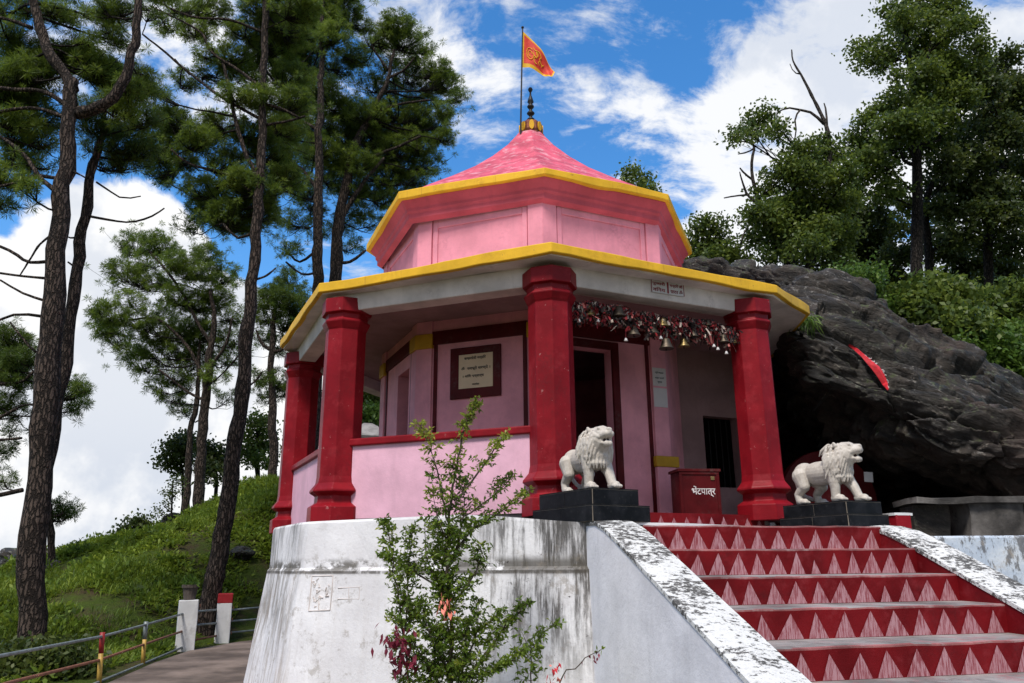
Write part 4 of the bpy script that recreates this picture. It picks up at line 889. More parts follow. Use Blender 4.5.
rough(subbox((-.70, -.26, .375), (.62, .26, .435)), .02, 3).build('seat', M['stone'], bn); rough(subbox((-.12, -.2, 0), (.48, .2, .375)), .02, 4).build('leg', M['stone'], bn); rough(subbox((-.66, -.1, 0), (-.3, .2, .375)), .03, 4).build('leg', M['rock'], bn)
kb = empty('kerb_block', sn(2.50, 4.12, -.30), SA, 'small red painted kerb block with a white top beside the right lion pedestal', 'kerb block')
rough(subbox((-.085, -.42, 0), (.085, .35, .215)), .012, 8).build('body', M['red'], kb); rough(subbox((-.09, -.42, .215), (.11, .35, .24)), .01, 9).build('cap', M['white_post'], kb)
ac = at(830, 500, 11.1); arch = empty('shrine_arch', (ac[0], ac[1], -.30), R(8), 'dark red arched slab standing in the rock cave behind the right lion', 'shrine')
for nm, sx, sz, y0, y1, mt in (('slab', .70, 1.30, 0, .14, M['dark_red']), ('niche', .40, .92, -.012, 0, M['dark_red'])):
    mb = MB(); pts = [(-sx, 0), (sx, 0)]+[(sx*math.cos(a), sz*.45+sz*.55*math.sin(a)) for a in np.linspace(0, math.pi, 18)]
    mb.loft([[(x, y, z) for x, z in pts] for y in (y0, y1)]); mb.build(nm, mt, arch, bevel=.01 if nm == 'slab' else 0)
pp = at(868.5, 477, 10.93); mb = MB(); mb.box((-.062, -.005, -.068), (.062, .005, .068)); o = mb.build('paper_slip', M['paper']); o.location = pp; o.rotation_euler = (0, R(3), R(8)); tag(o, 'small square white paper slip stuck on the red arched slab behind the lion', 'notice')

# ------------------------------------------------------------------ overhanging rock
def make_rock():
    st = [640, 700, 745, 775, 800, 850, 900, 960, 1024, 1120, 1250, 1400]
    prof = {  # (v, d) per station: back, crest, upper, middle, lip, under, deep, foot
        640: [(285, 19), (272, 15.5), (300, 14.3), (330, 13.8), (360, 13.6), (380, 13.9), (470, 14.2), (545, 13.6)],
        700: [(288, 19), (276, 15), (285, 13.9), (315, 13.4), (345, 13.2), (360, 13.6), (470, 14.2), (545, 13.4)],
        745: [(282, 18.5), (273, 14.4), (284, 13.5), (310, 13.0), (338, 12.8), (356, 13.4), (470, 14.2), (545, 13.2)],
        775: [(286, 18), (278, 13.9), (296, 12.6), (315, 11.9), (338, 11.8), (360, 13.2), (470, 14.6), (545, 13.4)],
        800: [(290, 17.5), (284, 13.2), (301, 11.6), (322, 10.6), (372, 10.5), (400, 12.2), (470, 14.6), (545, 13.4)],
        850: [(306, 17), (302, 12.9), (316, 11.4), (345, 10.5), (408, 10.35), (440, 12.0), (480, 14.4), (545, 13.2)],
        900: [(338, 16), (332, 12.6), (348, 11.2), (368, 10.3), (432, 10.0), (462, 11.6), (486, 13.8), (545, 12.6)],
        960: [(380, 15), (370, 12.1), (384, 10.9), (396, 10.0), (446, 9.65), (476, 11.0), (497, 13), (548, 11.8)],
        1024: [(422, 14.5), (412, 11.8), (424, 10.6), (430, 9.8), (470, 9.4), (500, 10.4), (518, 11.8), (552, 11)],
        1120: [(474, 14), (464, 11.2), (476, 10.2), (485, 9.5), (515, 9), (535, 9.3), (548, 9.8), (570, 9.2)],
        1250: [(530, 13), (520, 10.5), (535, 9.7), (548, 9.2), (560, 8.9), (568, 9), (575, 9.1), (590, 8.8)],
        1400: [(590, 12), (585, 9.6), (590, 9.2), (596, 8.9), (600, 8.7), (603, 8.7), (606, 8.7), (612, 8.5)]}
    K = np.array([[at(u, v, d) for v, d in prof[u]] for u in st]); K[:, -1, 2] = np.minimum(K[:, -1, 2], -.42); K[:, 0, 2] = np.minimum(K[:, 0, 2], K[:, 1, 2]+.3)
    def cr(P, m):
        n = len(P); t = np.linspace(0, n-1, m); i = np.minimum(t.astype(int), n-2); f = (t-i).reshape((-1,)+(1,)*(P.ndim-1))
        p0, p1, p2, p3 = P[np.maximum(i-1, 0)], P[i], P[i+1], P[np.minimum(i+2, n-1)]
        return .5*((2*p1)+(p2-p0)*f+(2*p0-5*p1+4*p2-p3)*f*f+(3*p1-p0-3*p2+p3)*f**3)
    A, B = 820, 640
    G = cr(K, A); G = np.swapaxes(cr(np.swapaxes(G, 0, 1), B), 0, 1)
    du = np.gradient(G, axis=0); dv = np.gradient(G, axis=1); Nn = np.cross(du, dv); Nn /= np.linalg.norm(Nn, axis=-1, keepdims=True)+1e-9
    view = CAM-G; Nn *= np.sign((Nn*view).sum(-1).mean())
    ca, sa = math.cos(R(27)), math.sin(R(27)); x = G[..., 0]*ca-G[..., 2]*sa; zz = G[..., 0]*sa+G[..., 2]*ca; y = G[..., 1]     # strata frame
    Q = np.stack([x*.55, y*.55+zz*.8, zz*2.1], -1)
    def slabs(px, py, pz, seed):
        """flat tilted blocks with sharp breaks between them (cellular, one plane per cell)"""
        P = np.stack([px, py, pz], -1); I = np.floor(P).astype(np.int64); best = np.full(px.shape, 9.); hgt = np.zeros(px.shape); second = np.full(px.shape, 9.)
        for ox in (-1, 0, 1):
            for oy in (-1, 0, 1):
                for oz in (-1, 0, 1):
                    J = I+np.array([ox, oy, oz]); c = J+.5+.8*(np.stack([_hash(J[..., 0], J[..., 1], J[..., 2], seed+q) for q in (1, 2, 3)], -1)-.5)
                    dl = P-c; d2 = (dl**2).sum(-1); val = _hash(J[..., 0], J[..., 1], J[..., 2], seed+4)-.5+(_hash(J[..., 0], J[..., 1], J[..., 2], seed+5)-.5)*dl[..., 0]*.5+(_hash(J[..., 0], J[..., 1], J[..., 2], seed+6)-.25)*dl[..., 2]*1.1
                    m = d2 < best; second = np.where(m, best, np.minimum(second, d2)); best = np.where(m, d2, best); hgt = np.where(m, val, hgt)
        return hgt, np.sqrt(second)-np.sqrt(best)
    wv = fbm(Q*1.3, 4, 6)*.22; wv2 = fbm(Q*5, 4, 19)*.15
    big = fbm(Q*.7, 3, 2)
    h1, e1 = slabs(x*.30+wv*.8, y*.42+wv*.6, zz*1.9+wv*1.4, 100); h2, e2 = slabs(x*.62+wv*1.6+wv2, y*.9, zz*5.0+wv*2.6+wv2, 200); h3, e3 = slabs(x*1.7+wv2*2, y*2.2+wv, zz*12+wv*5+wv2*2, 300)
    disp = .12*big+.44*h1-.10*np.exp(-(e1/.05)**2)+.24*h2-.06*np.exp(-(e2/.06)**2)+.085*h3-.025*np.exp(-(e3/.08)**2)+.022*fbm(Q*9, 3, 14)
    for _ in range(2): disp = disp*.4+.15*(np.roll(disp, 1, 0)+np.roll(disp, -1, 0)+np.roll(disp, 1, 1)+np.roll(disp, -1, 1))
    G = G+Nn*disp[..., None]
    i = np.arange(A*B).reshape(A, B); F = np.stack([i[:-1, :-1], i[1:, :-1], i[1:, 1:], i[:-1, 1:]], -1).reshape(-1, 4)
    o = np_mesh('overhanging_rock', G.reshape(-1, 3), F, M['rock'], smooth=False)
    tag(o, 'huge dark layered boulder sloping down behind the temple and overhanging a cave', 'boulder')
    return G.reshape(-1, 3)
ROCK = make_rock()
def project(P):
    q = (P-CAM) @ np.array(AX).T; return np.stack([W/2+FPX*q[..., 0]/q[..., 2], H/2-FPX*q[..., 1]/q[..., 2], q[..., 2]], -1)
RPX = project(ROCK)
def on_rock(u, v, out=.03):
    k = (np.abs(RPX[:, 0]-u) < 4) & (np.abs(RPX[:, 1]-v) < 4); d = (ROCK[k][:, 1]-CAM[1]).min(); return at(u, v, d-out)
rb_ = MB(); rnd = random.Random(2); L_, R_ = [], []
for u, v, w in ((849, 345, 1.5), (856, 349, 4), (863, 356, 6), (869, 362, 8), (876, 368, 9), (881, 375, 9), (885, 383, 7), (888, 390, 2)):
    p = on_rock(u, v, .05); L_.append(p+np.array([-w, 0, -w*.45])*mpp(10.5)*.36+np.array([0, rnd.uniform(-.02, .02), 0])); R_.append(p+np.array([w, 0, w*.45])*mpp(10.5)*.36)
rb_.loft([[tuple(a), tuple((a+b)/2+np.array([0, -.03, .01])), tuple(b), tuple((a+b)/2+np.array([0, .03, 0]))] for a, b in zip(L_, R_)])
clo = rb_.build('votive_cloth', M['flower_red']); tag(clo, 'bright red votive cloth strip with a white fringe lying on the dark rock', 'cloth')
fr_ = MB()
for a, b in zip(R_[2:], R_[3:]):
    for j in range(5):
        p = a+(b-a)*rnd.random(); fr_.tube([tuple(p), tuple(p+np.array([rnd.uniform(-.02, .015), -.02, rnd.uniform(-.02, .01)]))], .006, 4)
fr_.build('fringe', M['paper'], clo)

# ------------------------------------------------------------------ path side: railing, white posts, pots
rail_root = empty('pipe_railing', (-5.6, 0, GZ), 0, 'rusty pipe railing with red and yellow posts along the edge of the path', 'railing')
def rl(mb, name, mt, **kw): o = mb.build(name, mt, rail_root, **kw); o.location = -np.array(rail_root.location); return o
for pts, mt in (([(-60, 668, 6.3), (0, 656, 7.3), (102, 636.5, 10.1), (146, 624.6, 12.0), (184, 613.5, 13.75)], 'pipe'), ([(-60, 703, 6.3), (8, 683, 7.5), (99.5, 660, 10.1), (144, 644.4, 12.0), (183, 631, 13.75)], 'rust'), ([(60, 699, 8.9), (99, 682, 10.1), (143, 664, 12.), (183, 647, 13.75)], 'pipe'),
                ([(192, 612, 13.9), (218, 609.6, 15.2)], 'pipe'), ([(192, 625.5, 13.9), (218, 623, 15.2)], 'pipe'), ([(192, 640.5, 13.9), (218, 635.5, 15.2)], 'rust'),
                ([(226, 610.5, 15.3), (262, 607.3, 16.0)], 'pipe'), ([(226, 621.5, 15.3), (262, 618.8, 16.0)], 'pipe'), ([(226, 633, 15.3), (262, 629.6, 16.0)], 'pipe')):
    mb = MB(); mb.tube([tuple(at(*p)) for p in pts], .018, 8); rl(mb, 'rail', M[mt], smooth=True)
for (u0, v0, u1, v1, d) in ((102.4, 634, 98.5, 688, 10.1), (146, 623, 142.3, 668, 12.0)):
    a, b = at(u0, v0, d), at(u1, v1, d); mid = a+(b-a)*.36
    mb = MB(); mb.tube([tuple(b), tuple(mid)], .030, 10, 0); mb.tube([tuple(mid), tuple(a+Z3*.02)], .031, 10, 1); rl(mb, 'post', [M['pole_yellow'], M['pole_red'] if d < 11 else M['pipe']], smooth=True)
def gate_post(c, w, h, rz, label, red=0):
    r = empty('white_post', c, rz, label, 'post', 'whitewashed posts by the path'); mb = rough(subbox((-w/2, -w/2, -.15), (w/2, w/2, h), 3), .012, int(h*100)); mb.build('shaft', M['white_post'], r, bevel=.012)
    if red: rough(subbox((-w/2-.004, -w/2-.004, h), (w/2+.004, w/2+.004, h+red), 3), .008, 5).build('painted_top', M['pot_red'], r, bevel=.01)
    for z in (.2, .48, .72):
        hk = MB(); hk.tube([(w/2+.002, -w*.3, h*z/.8), (w/2+.03, -w*.3, h*z/.8), (w/2+.03, -w*.3, h*z/.8-.04)], .008, 6); hk.build('hook', M['rust'], r)
    return r
P1 = at(184, 651, 13.85); P1[2] = GZ+.02; P2 = at(221.5, 643, 15.25); P2[2] = GZ+.02
gate_post(tuple(P1), .31, .80, R(25), 'wider whitewashed post holding a dark plant pot at the railing end'); gate_post(tuple(P2), .26, .69, R(20), 'narrower whitewashed post with a red painted top', .17)
def leaves_np(c, n_dir, L, wd_, seed, droop=.15, fold=.0):
    """lens-shaped leaves: c (N,3) roots, n_dir (N,3) growing directions"""
    g = np.random.default_rng(seed); N = len(c); d = n_dir/(np.linalg.norm(n_dir, axis=1, keepdims=True)+1e-9); r = g.normal(0, 1, (N, 3)); s = np.cross(d, r); s /= np.linalg.norm(s, axis=1, keepdims=True)+1e-9
    L = (L*np.ones(N))[:, None]; w = (wd_*np.ones(N))[:, None]; tip = c+d*L; tip[:, 2] -= L[:, 0]*droop; mid = c+d*L*.48
    V = np.stack([c, mid+s*w, tip, mid-s*w], 1).reshape(-1, 3); return V
def pot(c, r, h, mt, label, grp=None, leafn=120):
    root = empty('plant_pot', c, 0, label, 'plant pot'); mb = MB(); mb.lathe((0, 0, 0), [(r*.68, 0), (r*.72, h*.1), (r*.9, h*.78), (r*1.05, h*.8), (r*1.06, h), (r*.9, h), (r*.85, h*.85), (.01, h*.84)], 14); mb.build('pot', mt, root)
    g = np.random.default_rng(int(r*1000)); a = g.uniform(0, 6.28, leafn); el = g.uniform(.2, 1.4, leafn); dr_ = np.stack([np.cos(a)*np.cos(el), np.sin(a)*np.cos(el), np.sin(el)], -1); cc = dr_*g.uniform(.02, .13, leafn)[:, None]*[[1, 1, 1.1]]+[[0, 0, h*.9]]
    V = leaves_np(cc, dr_+g.normal(0, .3, (leafn, 3)), g.uniform(.05, .11, leafn), .016, 5); np_mesh('foliage', V, np.arange(len(V)).reshape(-1, 4), M['leaf_bright'], root); return root
pot((P1[0], P1[1], P1[2]+.80), .135, .25, M['terracotta'], 'dark weathered pot with a small green plant on the wider white post')

# ------------------------------------------------------------------ vegetation
def spline(P, m):
    P = np.array(P, float); n = len(P); t = np.linspace(0, n-1, m); i = np.minimum(t.astype(int), n-2); f = (t-i)[:, None]
    p0, p1, p2, p3 = P[np.maximum(i-1, 0)], P[i], P[i+1], P[np.minimum(i+2, n-1)]
    return .5*((2*p1)+(p2-p0)*f+(2*p0-5*p1+4*p2-p3)*f*f+(3*p1-p0-3*p2+p3)*f**3)
def limb(mb, px, d, sides=10, dense_=.25, rough_=.06, seed=0, to_ground=False):
    """px: (u, v, width in px[, extra depth]) along a trunk or limb; returns its centre line and radii"""
    P = np.array([at(p[0], p[1], d+(p[3] if len(p) > 3 else 0)) for p in px]); r = np.array([p[2]*mpp(d+(p[3] if len(p) > 3 else 0))/2 for p in px])
    if to_ground:
        gz = ground_z(P[0, 0], P[0, 1]); b = P[0].copy()
        if gz < b[2]-.05: dirn = (P[0]-P[1])/max(1e-6, abs(P[0, 2]-P[1, 2])); b = P[0]+dirn*np.array([.4, .4, 1])*(b[2]-gz+.15); b[2] = gz-.15; P = np.vstack([b, P]); r = np.append(r[0]*1.22, r)
    L = np.linalg.norm(np.diff(P, axis=0), axis=1).sum(); m = max(4, int(L/dense_)); C_ = spline(P, m); rr = np.interp(np.linspace(0, len(r)-1, m), np.arange(len(r)), r)
    g = np.random.default_rng(seed); wob = fbm(C_*1.7+seed, 3, seed)[:, None]*np.array([[.04, .04, 0]])*min(1, L/4); C_ = C_+wob
    mb.tube([tuple(p) for p in C_], list(rr*(1+.05*g.normal(0, 1, m))), sides, jit=rough_); return C_, rr
def branch(mb, lines, target, up=.0, r_tip=.012, rk=.45, seed=0, below=.3):
    """a limb from the best spot on any of the given centre lines out to target"""
    g = np.random.default_rng(seed); best = None
    for C_, rr in lines:
        dv = target-C_; h = np.hypot(dv[:, 0], dv[:, 1]); want = target[2]-below*h
        cost = np.abs(C_[:, 2]-want)+.35*np.linalg.norm(dv, axis=1); i = int(np.argmin(cost))
        if best is None or cost[i] < best[0]: best = (cost[i], C_[i], rr[i])
    a = best[1]; L = np.linalg.norm(target-a); r0 = min(best[2]*.7, .018+L*.014)*rk*2
    mid = a*.5+target*.5+np.array([g.normal(0, .06), g.normal(0, .06), -.05+g.normal(0, .05)])*L; q1 = a*.78+mid*.22+np.array([0, 0, .04*L])
    P = spline([a, q1, mid, target], max(5, int(L/.22))); P[1:-1] += g.normal(0, .012*L**.5, P[1:-1].shape); R_ = np.linspace(r0, r_tip, len(P)); mb.tube([tuple(p) for p in P], list(R_), 6, jit=.1); return P, R_
def tufts(c, K, L, w, seed, up=.35):
    """starbursts of pine needles: c (N,3) centres"""
    g = np.random.default_rng(seed); N = len(c); d = g.normal(0, 1, (N, K, 3)); d[..., 2] += up; d /= np.linalg.norm(d, axis=-1, keepdims=True)
    ln = L*g.uniform(.65, 1.05, (N, K, 1))*g.uniform(.8, 1.2, (N, 1, 1)); r = g.normal(0, 1, (N, K, 3)); s = np.cross(d, r); s /= np.linalg.norm(s, axis=-1, keepdims=True)
    b = c[:, None]+d*.015; tip = c[:, None]+d*ln; tip[..., 2] -= ln[..., 0]*.10; m = b*.45+tip*.55
    V = np.stack([b, m-s*w, tip, m+s*w], 2).reshape(-1, 3); return V
def pine(name, label, trunks, limbs, d, blobs, mat_='needle', L=.15, K=30, w=.0075, dens=1., spread=1.2, seed=0, group=None, drop=True, stubs=()):
    g = np.random.default_rng(seed); b0 = at(trunks[0][0][0], trunks[0][0][1], d)
    root = empty(name, (b0[0], b0[1], ground_z(b0[0], b0[1])), 0, label, 'tree', group); off = -np.array(root.location)
    tm = MB(); lines = []
    for i, t in enumerate([[(p[0], p[1], p[2]*.9) for p in q] for q in trunks]): lines.append(limb(tm, t, d, 14 if t[0][2] > 8 else 9, seed=seed+i, to_ground=(i == 0 and drop)))
    for i, t in enumerate(limbs): lines.append(limb(tm, t, d, 7, .14, seed=seed+50+i))
    for t in stubs: limb(tm, t, d, 6, .05, .12, seed=seed+90)
    cen = []
    br = MB(); tw = MB()
    for i, bl in enumerate(blobs):
        u, v, r = bl[:3]; r = r*1.4; k = bl[3] if len(bl) > 3 else 1.; dd = d+(bl[4] if len(bl) > 4 else g.normal(.65, .5)*spread); c = at(u, v, dd); R_ = r*mpp(dd)
        P, _ = branch(br, lines, c-np.array([0, 0, R_*.35]), seed=seed*100+i)
        n = max(5, int(.165*dens*k*r*r*(.22/L)**.5)); q = g.normal(0, 1, (n, 3)); q /= np.linalg.norm(q, axis=1, keepdims=True); q *= g.uniform(.25, 1, (n, 1))**.45*R_*np.array([1.1, 1.1, .74]); q[:, 2] += R_*.08
        cc = np.concatenate([c+q, c+g.normal(0, .62, (max(2, int(n*.45)), 3))*R_*np.array([1.1, 1.1, .75])]); cen.append(cc)
        for p in cc[::2]:
            j = g.integers(len(P)*2//3, len(P)); s = P[j]; mdl = (s+p)/2+np.array([0, 0, -.12*np.linalg.norm(p-s)]); tw.tube([tuple(s), tuple(mdl), tuple(p)], [.010, .008, .005], 4, cap=False)
    tr = tm.build('trunk', M['bark'], root, smooth=True); tr.location = off
    lb = MB(); lb.v = br.v+tw.v; nb = len(br.v); lb.f = br.f+[[q+nb for q in f] for f in tw.f]; lb.m = [0]*len(lb.f); o = lb.build('branches', M['bark2'], root, smooth=True); o.location = off
    V = tufts(np.concatenate(cen), int(K*1.5), L*.95, w*.55, seed+5); o = np_mesh('crown', V, np.arange(len(V)).reshape(-1, 4), M[mat_], root); o.location = off
    return root
def broad(name, label, trunks, limbs, d, blobs, mat_='leaf', L=.13, wd_=.036, per=1., spread=1.2, seed=0, group=None, bark='bark2', cat='tree', base=None, dead=()):
    g = np.random.default_rng(seed); b0 = at(trunks[0][0][0], trunks[0][0][1], d)
    root = empty(name, (b0[0], b0[1], ground_z(b0[0], b0[1]) if base is None else base), 0, label, cat, group); off = -np.array(root.location); tm = MB(); lines = []
    for i, t in enumerate(trunks): lines.append(limb(tm, t, d, 11, seed=seed+i, to_ground=(i == 0 and base is None)))
    for i, t in enumerate(limbs): lines.append(limb(tm, t, d, 7, .14, seed=seed+50+i))
    br = MB(); C_, D_, S_l = [], [], []
    for i, bl in enumerate(blobs):
        u, v, r = bl[:3]; r = r*1.24; k = bl[3] if len(bl) > 3 else 1.; dd = d+(bl[4] if len(bl) > 4 else g.normal(0, .6)*spread); c = at(u, v, dd); R_ = r*mpp(dd)
        P, _ = branch(br, lines, c, seed=seed*100+i, below=.5)
        ns = max(4, int(.10*r*r*k)); sc_ = g.normal(0, 1, (ns, 3)); sc_ /= np.linalg.norm(sc_, axis=1, keepdims=True); sc_ = c+sc_*g.uniform(.2, 1, (ns, 1))**.5*R_*np.array([1.1, 1.1, .8])
        for s in sc_[::2]: j = g.integers(len(P)//2, len(P)); br.tube([tuple(P[j]), tuple((P[j]+s)/2+g.normal(0, .03, 3)), tuple(s)], [.010, .007, .004], 4, cap=False)
        m = int(30*per); q = sc_[:, None]+g.normal(0, 1, (ns, m, 3))*np.array([.12, .12, .075])*max(1, L/.13); dr_ = g.normal(0, 1, (ns, m, 3)); dr_[..., 2] -= .1; C_.append(q.reshape(-1, 3)); D_.append(dr_.reshape(-1, 3))
    tr = tm.build('trunk', M[bark], root, smooth=True); tr.location = off; o = br.build('branches', M['bark2'], root, smooth=True); o.location = off
    if dead:
        dm_ = MB()
        for t in dead: limb(dm_, t, d, 6, .15, .12, seed=seed+7)
        o = dm_.build('dead_branches', M['dead'], root, smooth=True); o.location = off
    C_, D_ = np.concatenate(C_), np.concatenate(D_); V = leaves_np(C_, D_, L*.8*g.uniform(.6, 1.1, len(C_)), wd_*.8, seed+2, .12); o = np_mesh('crown', V, np.arange(len(V)).reshape(-1, 4), M[mat_], root); o.location = off; return root

pine('pine_tree', 'tall near pine with plated bark, forked into two thick limbs at the top', [[(30, 690, 36), (32, 640, 28), (36, 560, 26), (42, 440, 25), (49, 340, 24), (57, 240, 21), (65, 170, 18), (71, 120, 17), (73, 80, 15)]],
     [[(73, 112, 15), (95, 108, 13), (117, 94, 12), (130, 68, 11), (137, 36, 10), (141, 0, 9), (142, -60, 7)], [(73, 90, 14), (58, 66, 13), (44, 44, 12), (36, 18, 11), (32, -10, 10), (28, -70, 8)],
      [(70, 108, 6), (45, 92, 5), (15, 90, 5), (-30, 84, 4)], [(66, 118, 5), (35, 108, 4), (0, 112, 4), (-30, 116, 3)], [(58, 192, 6), (42, 178, 5), (20, 152, 4.5), (5, 140, 4), (-30, 120, 3)], [(57, 178, 4), (35, 176, 4), (10, 184, 3), (-20, 190, 3)],
      [(32, 28, 5), (10, 20, 4), (-20, 14, 4)], [(46, 262, 4), (28, 262, 3.4), (12, 252, 3.4), (-20, 238, 3)], [(44, 278, 3), (22, 276, 2.5), (0, 273, 2.5), (-20, 270, 2)], [(42, 300, 3), (22, 293, 2.5), (0, 280, 2.2)], [(40, 316, 3.2), (18, 314, 2.8), (0, 320, 2.5), (-15, 326, 2)], [(36, 352, 2.5), (25, 342, 2.2), (10, 322, 2)]],
     11.0, [(6, 12, 12, .6), (58, 14, 13, .6), (70, 18, 10, .7), (100, 8, 11, .6), (117, 14, 14, .6), (114, 36, 12, .8), (100, 18, 9, .5), (73, 57, 16, 1.3), (60, 62, 13, 1), (97, 70, 16, 1.3), (112, 80, 14, 1.2), (90, 60, 12, 1), (47, 56, 13, 1), (18, 56, 16, .8), (15, 82, 17, 1), (35, 73, 15, 1.2), (12, 100, 16, .9), (30, 96, 13, .8), (129, 92, 12, .9), (123, 112, 12, .8),
      (18, 122, 14, .8), (45, 120, 13, .8), (14, 138, 14, .8), (42, 142, 12, .6), (18, 160, 13, .7), (5, 180, 14, .7), (36, 164, 11, .6), (30, 188, 10, .5), (8, 34, 14, .6), (28, 12, 12, .5), (140, 76, 10, .8), (146, 92, 9, .6), (88, 40, 9, .4), (4, 205, 10, .5), (160, -12, 16, .7), (120, -18, 14, .6), (60, -20, 20, .7), (20, -25, 22, .7)],
     L=.17, K=34, w=.0085, dens=.85, spread=.8, seed=21, stubs=([(50, 236, 2.6), (38, 246, 2.2), (28, 262, 2), (20, 275, 1.4)], [(60, 170, 3), (74, 172, 2.2), (86, 178, 1.6)]))
pine('pine_tree', 'slender dark pine leaning to the right, close behind the near plated trunk', [[(36, 560, 13), (46, 480, 14), (58, 400, 14), (67, 335, 14), (76, 270, 13), (84, 215, 12), (92, 170, 10), (99, 140, 8), (104, 110, 6), (112, 84, 4)]],
     [[(88, 216, 3), (110, 220, 2.5), (130, 222, 2.2), (150, 217, 2), (164, 208, 1.6)], [(96, 182, 2.4), (108, 190, 2), (122, 198, 1.8), (140, 196, 1.4)]],
     12.6, [(94, 128, 13, .9), (108, 166, 10, .6), (120, 148, 12, .9), (141, 152, 12, .8), (126, 166, 11, .6), (147, 118, 12, .8), (150, 90, 10, .6), (108, 100, 12, .8), (84, 110, 12, .7), (112, 128, 10, .7), (128, 132, 11, .8), (90, 148, 9, .5)], 'needle_dark', L=.16, K=32, spread=.7, seed=22, stubs=([(82, 236, 2.5), (72, 238, 2), (66, 236, 1.6)], [(76, 268, 2.5), (68, 262, 2)]))
T3b = [(213, 12, 16, .9), (196, 32, 13, .7), (169, 26, 12, .6), (234, 59, 15, .9), (272, 53, 20, 1.3), (290, 30, 18, 1.2), (216, 73, 13, .7), (184, 82, 12, .6), (160, 92, 9, .5), (169, 122, 15, 1.1), (155, 150, 15, 1.2), (199, 138, 15, 1), (219, 126, 14, .9), (228, 164, 15, 1), (250, 136, 15, 1), (281, 132, 16, 1.1), (272, 158, 16, 1.1), (257, 190, 16, 1.2), (199, 190, 13, .8), (163, 174, 13, .9), (230, 218, 17, 1.4), (206, 212, 14, 1), (258, 214, 16, 1.2), (246, 34, 14, .8), (180, 8, 12, .6), (236, 96, 13, .8), (290, 80, 16, 1), (250, 74, 14, .9), (296, 104, 14, .9), (240, 182, 13, 1), (182, 160, 12, .9), (215, 190, 12, .8), (264, 100, 14, .9), (205, 54, 10, .5), (262, 10, 16, 1), (150, 6, 12, .5), (302, 8, 16, 1.1), (286, 178, 13, .9), (176, 136, 12, .9), (190, 226, 9, .5), (240, -20, 20, .8), (280, -22, 20, .9), (200, -18, 16, .7)]
pine('pine_tree', 'tall pine with a leaning bare trunk rising beside the white posts', [[(204, 630, 24), (209, 600, 21), (215, 570, 19.5), (224, 520, 18), (232, 465, 17), (240, 410, 16), (246, 350, 15), (251, 300, 14), (256, 245, 12.5), (260, 190, 11), (262, 130, 10), (264, 70, 9), (265, 10, 8), (266, -60, 6)]],
     [[(258, 178, 5), (244, 150, 5), (234, 112, 4.5), (226, 78, 4), (222, 62, 3)], [(258, 118, 4), (230, 102, 3.4), (200, 82, 3), (172, 58, 2.6), (142, 34, 2)], [(259, 86, 4), (238, 70, 3.4), (212, 52, 3), (198, 30, 2.6), (150, 6, 2)], [(262, 32, 3.5), (230, 20, 3), (190, 16, 2.6), (146, -4, 2)], [(262, 104, 3.5), (280, 108, 3), (300, 118, 2.4)], [(261, 126, 3.5), (284, 122, 3), (305, 116, 2.4)], [(252, 192, 3.4), (225, 174, 3), (190, 164, 2.6), (172, 150, 2)], [(255, 232, 3.4), (238, 238, 3), (225, 226, 2.4)]],
     15.4, T3b, L=.17, K=32, w=.011, dens=1.05, spread=1.4, seed=23, stubs=([(254, 280, 3), (266, 276, 2.2), (276, 268, 1.6)], [(246, 388, 3), (256, 380, 2), (262, 372, 1.5)], [(243, 350, 2), (224, 372, 1.6), (206, 388, 1.2)]))
T45 = [(136, 246, 14, 1.1), (122, 274, 14, 1.1), (150, 280, 14, 1), (108, 316, 14, 1.3), (115, 338, 12, 1), (160, 246, 14, 1.1), (195, 270, 15, 1.1), (178, 298, 14, 1), (202, 305, 14, 1.2), (223, 277, 14, 1), (160, 333, 14, 1), (178, 351, 14, 1.1), (206, 333, 14, 1), (230, 316, 12, .9), (227, 358, 12, .8), (143, 364, 12, .9), (174, 376, 12, .9), (171, 396, 11, .7), (185, 408, 10, .7), (227, 396, 10, .6), (130, 300, 11, .8), (140, 322, 12, .9), (190, 330, 12, 1), (150, 348, 11, .9), (176, 262, 12, .9), (208, 256, 12, 1), (164, 312, 11, .8), (104, 330, 9, .9), (128, 352, 9, .8), (195, 360, 11, .8), (214, 376, 10, .6), (190, 385, 10, .6), (145, 262, 10, .8), (216, 296, 11, .9), (155, 386, 9, .6), (236, 340, 10, .8)]
pine('pine_tree', 'round crowned pine standing on the grassy ridge against the white cloud', [[(199, 500, 12), (203, 440, 10.5), (206, 390, 9.5), (210, 355, 8), (214, 325, 6), (210, 290, 4)]], [[(206, 388, 4), (190, 350, 3.2), (160, 320, 2.6), (130, 320, 2)], [(208, 372, 4), (225, 345, 3), (232, 318, 2)], [(204, 400, 3), (185, 390, 2.4), (160, 370, 2)], [(210, 345, 4), (180, 290, 3), (150, 252, 2)]], 25.5, T45, L=.21, K=30, w=.014, dens=1.15, spread=1.4, seed=24)
pine('pine_tree', 'thin pine trunk standing left beside the round crowned pine on the ridge', [[(186, 502, 8), (190, 450, 6.5), (195, 405, 5.5), (199, 370, 4.5), (201, 340, 3)]], [], 26.2, [(198, 330, 11, .8), (190, 345, 10, .7), (205, 350, 10, .7)], L=.2, K=28, w=.014, spread=.5, seed=25)
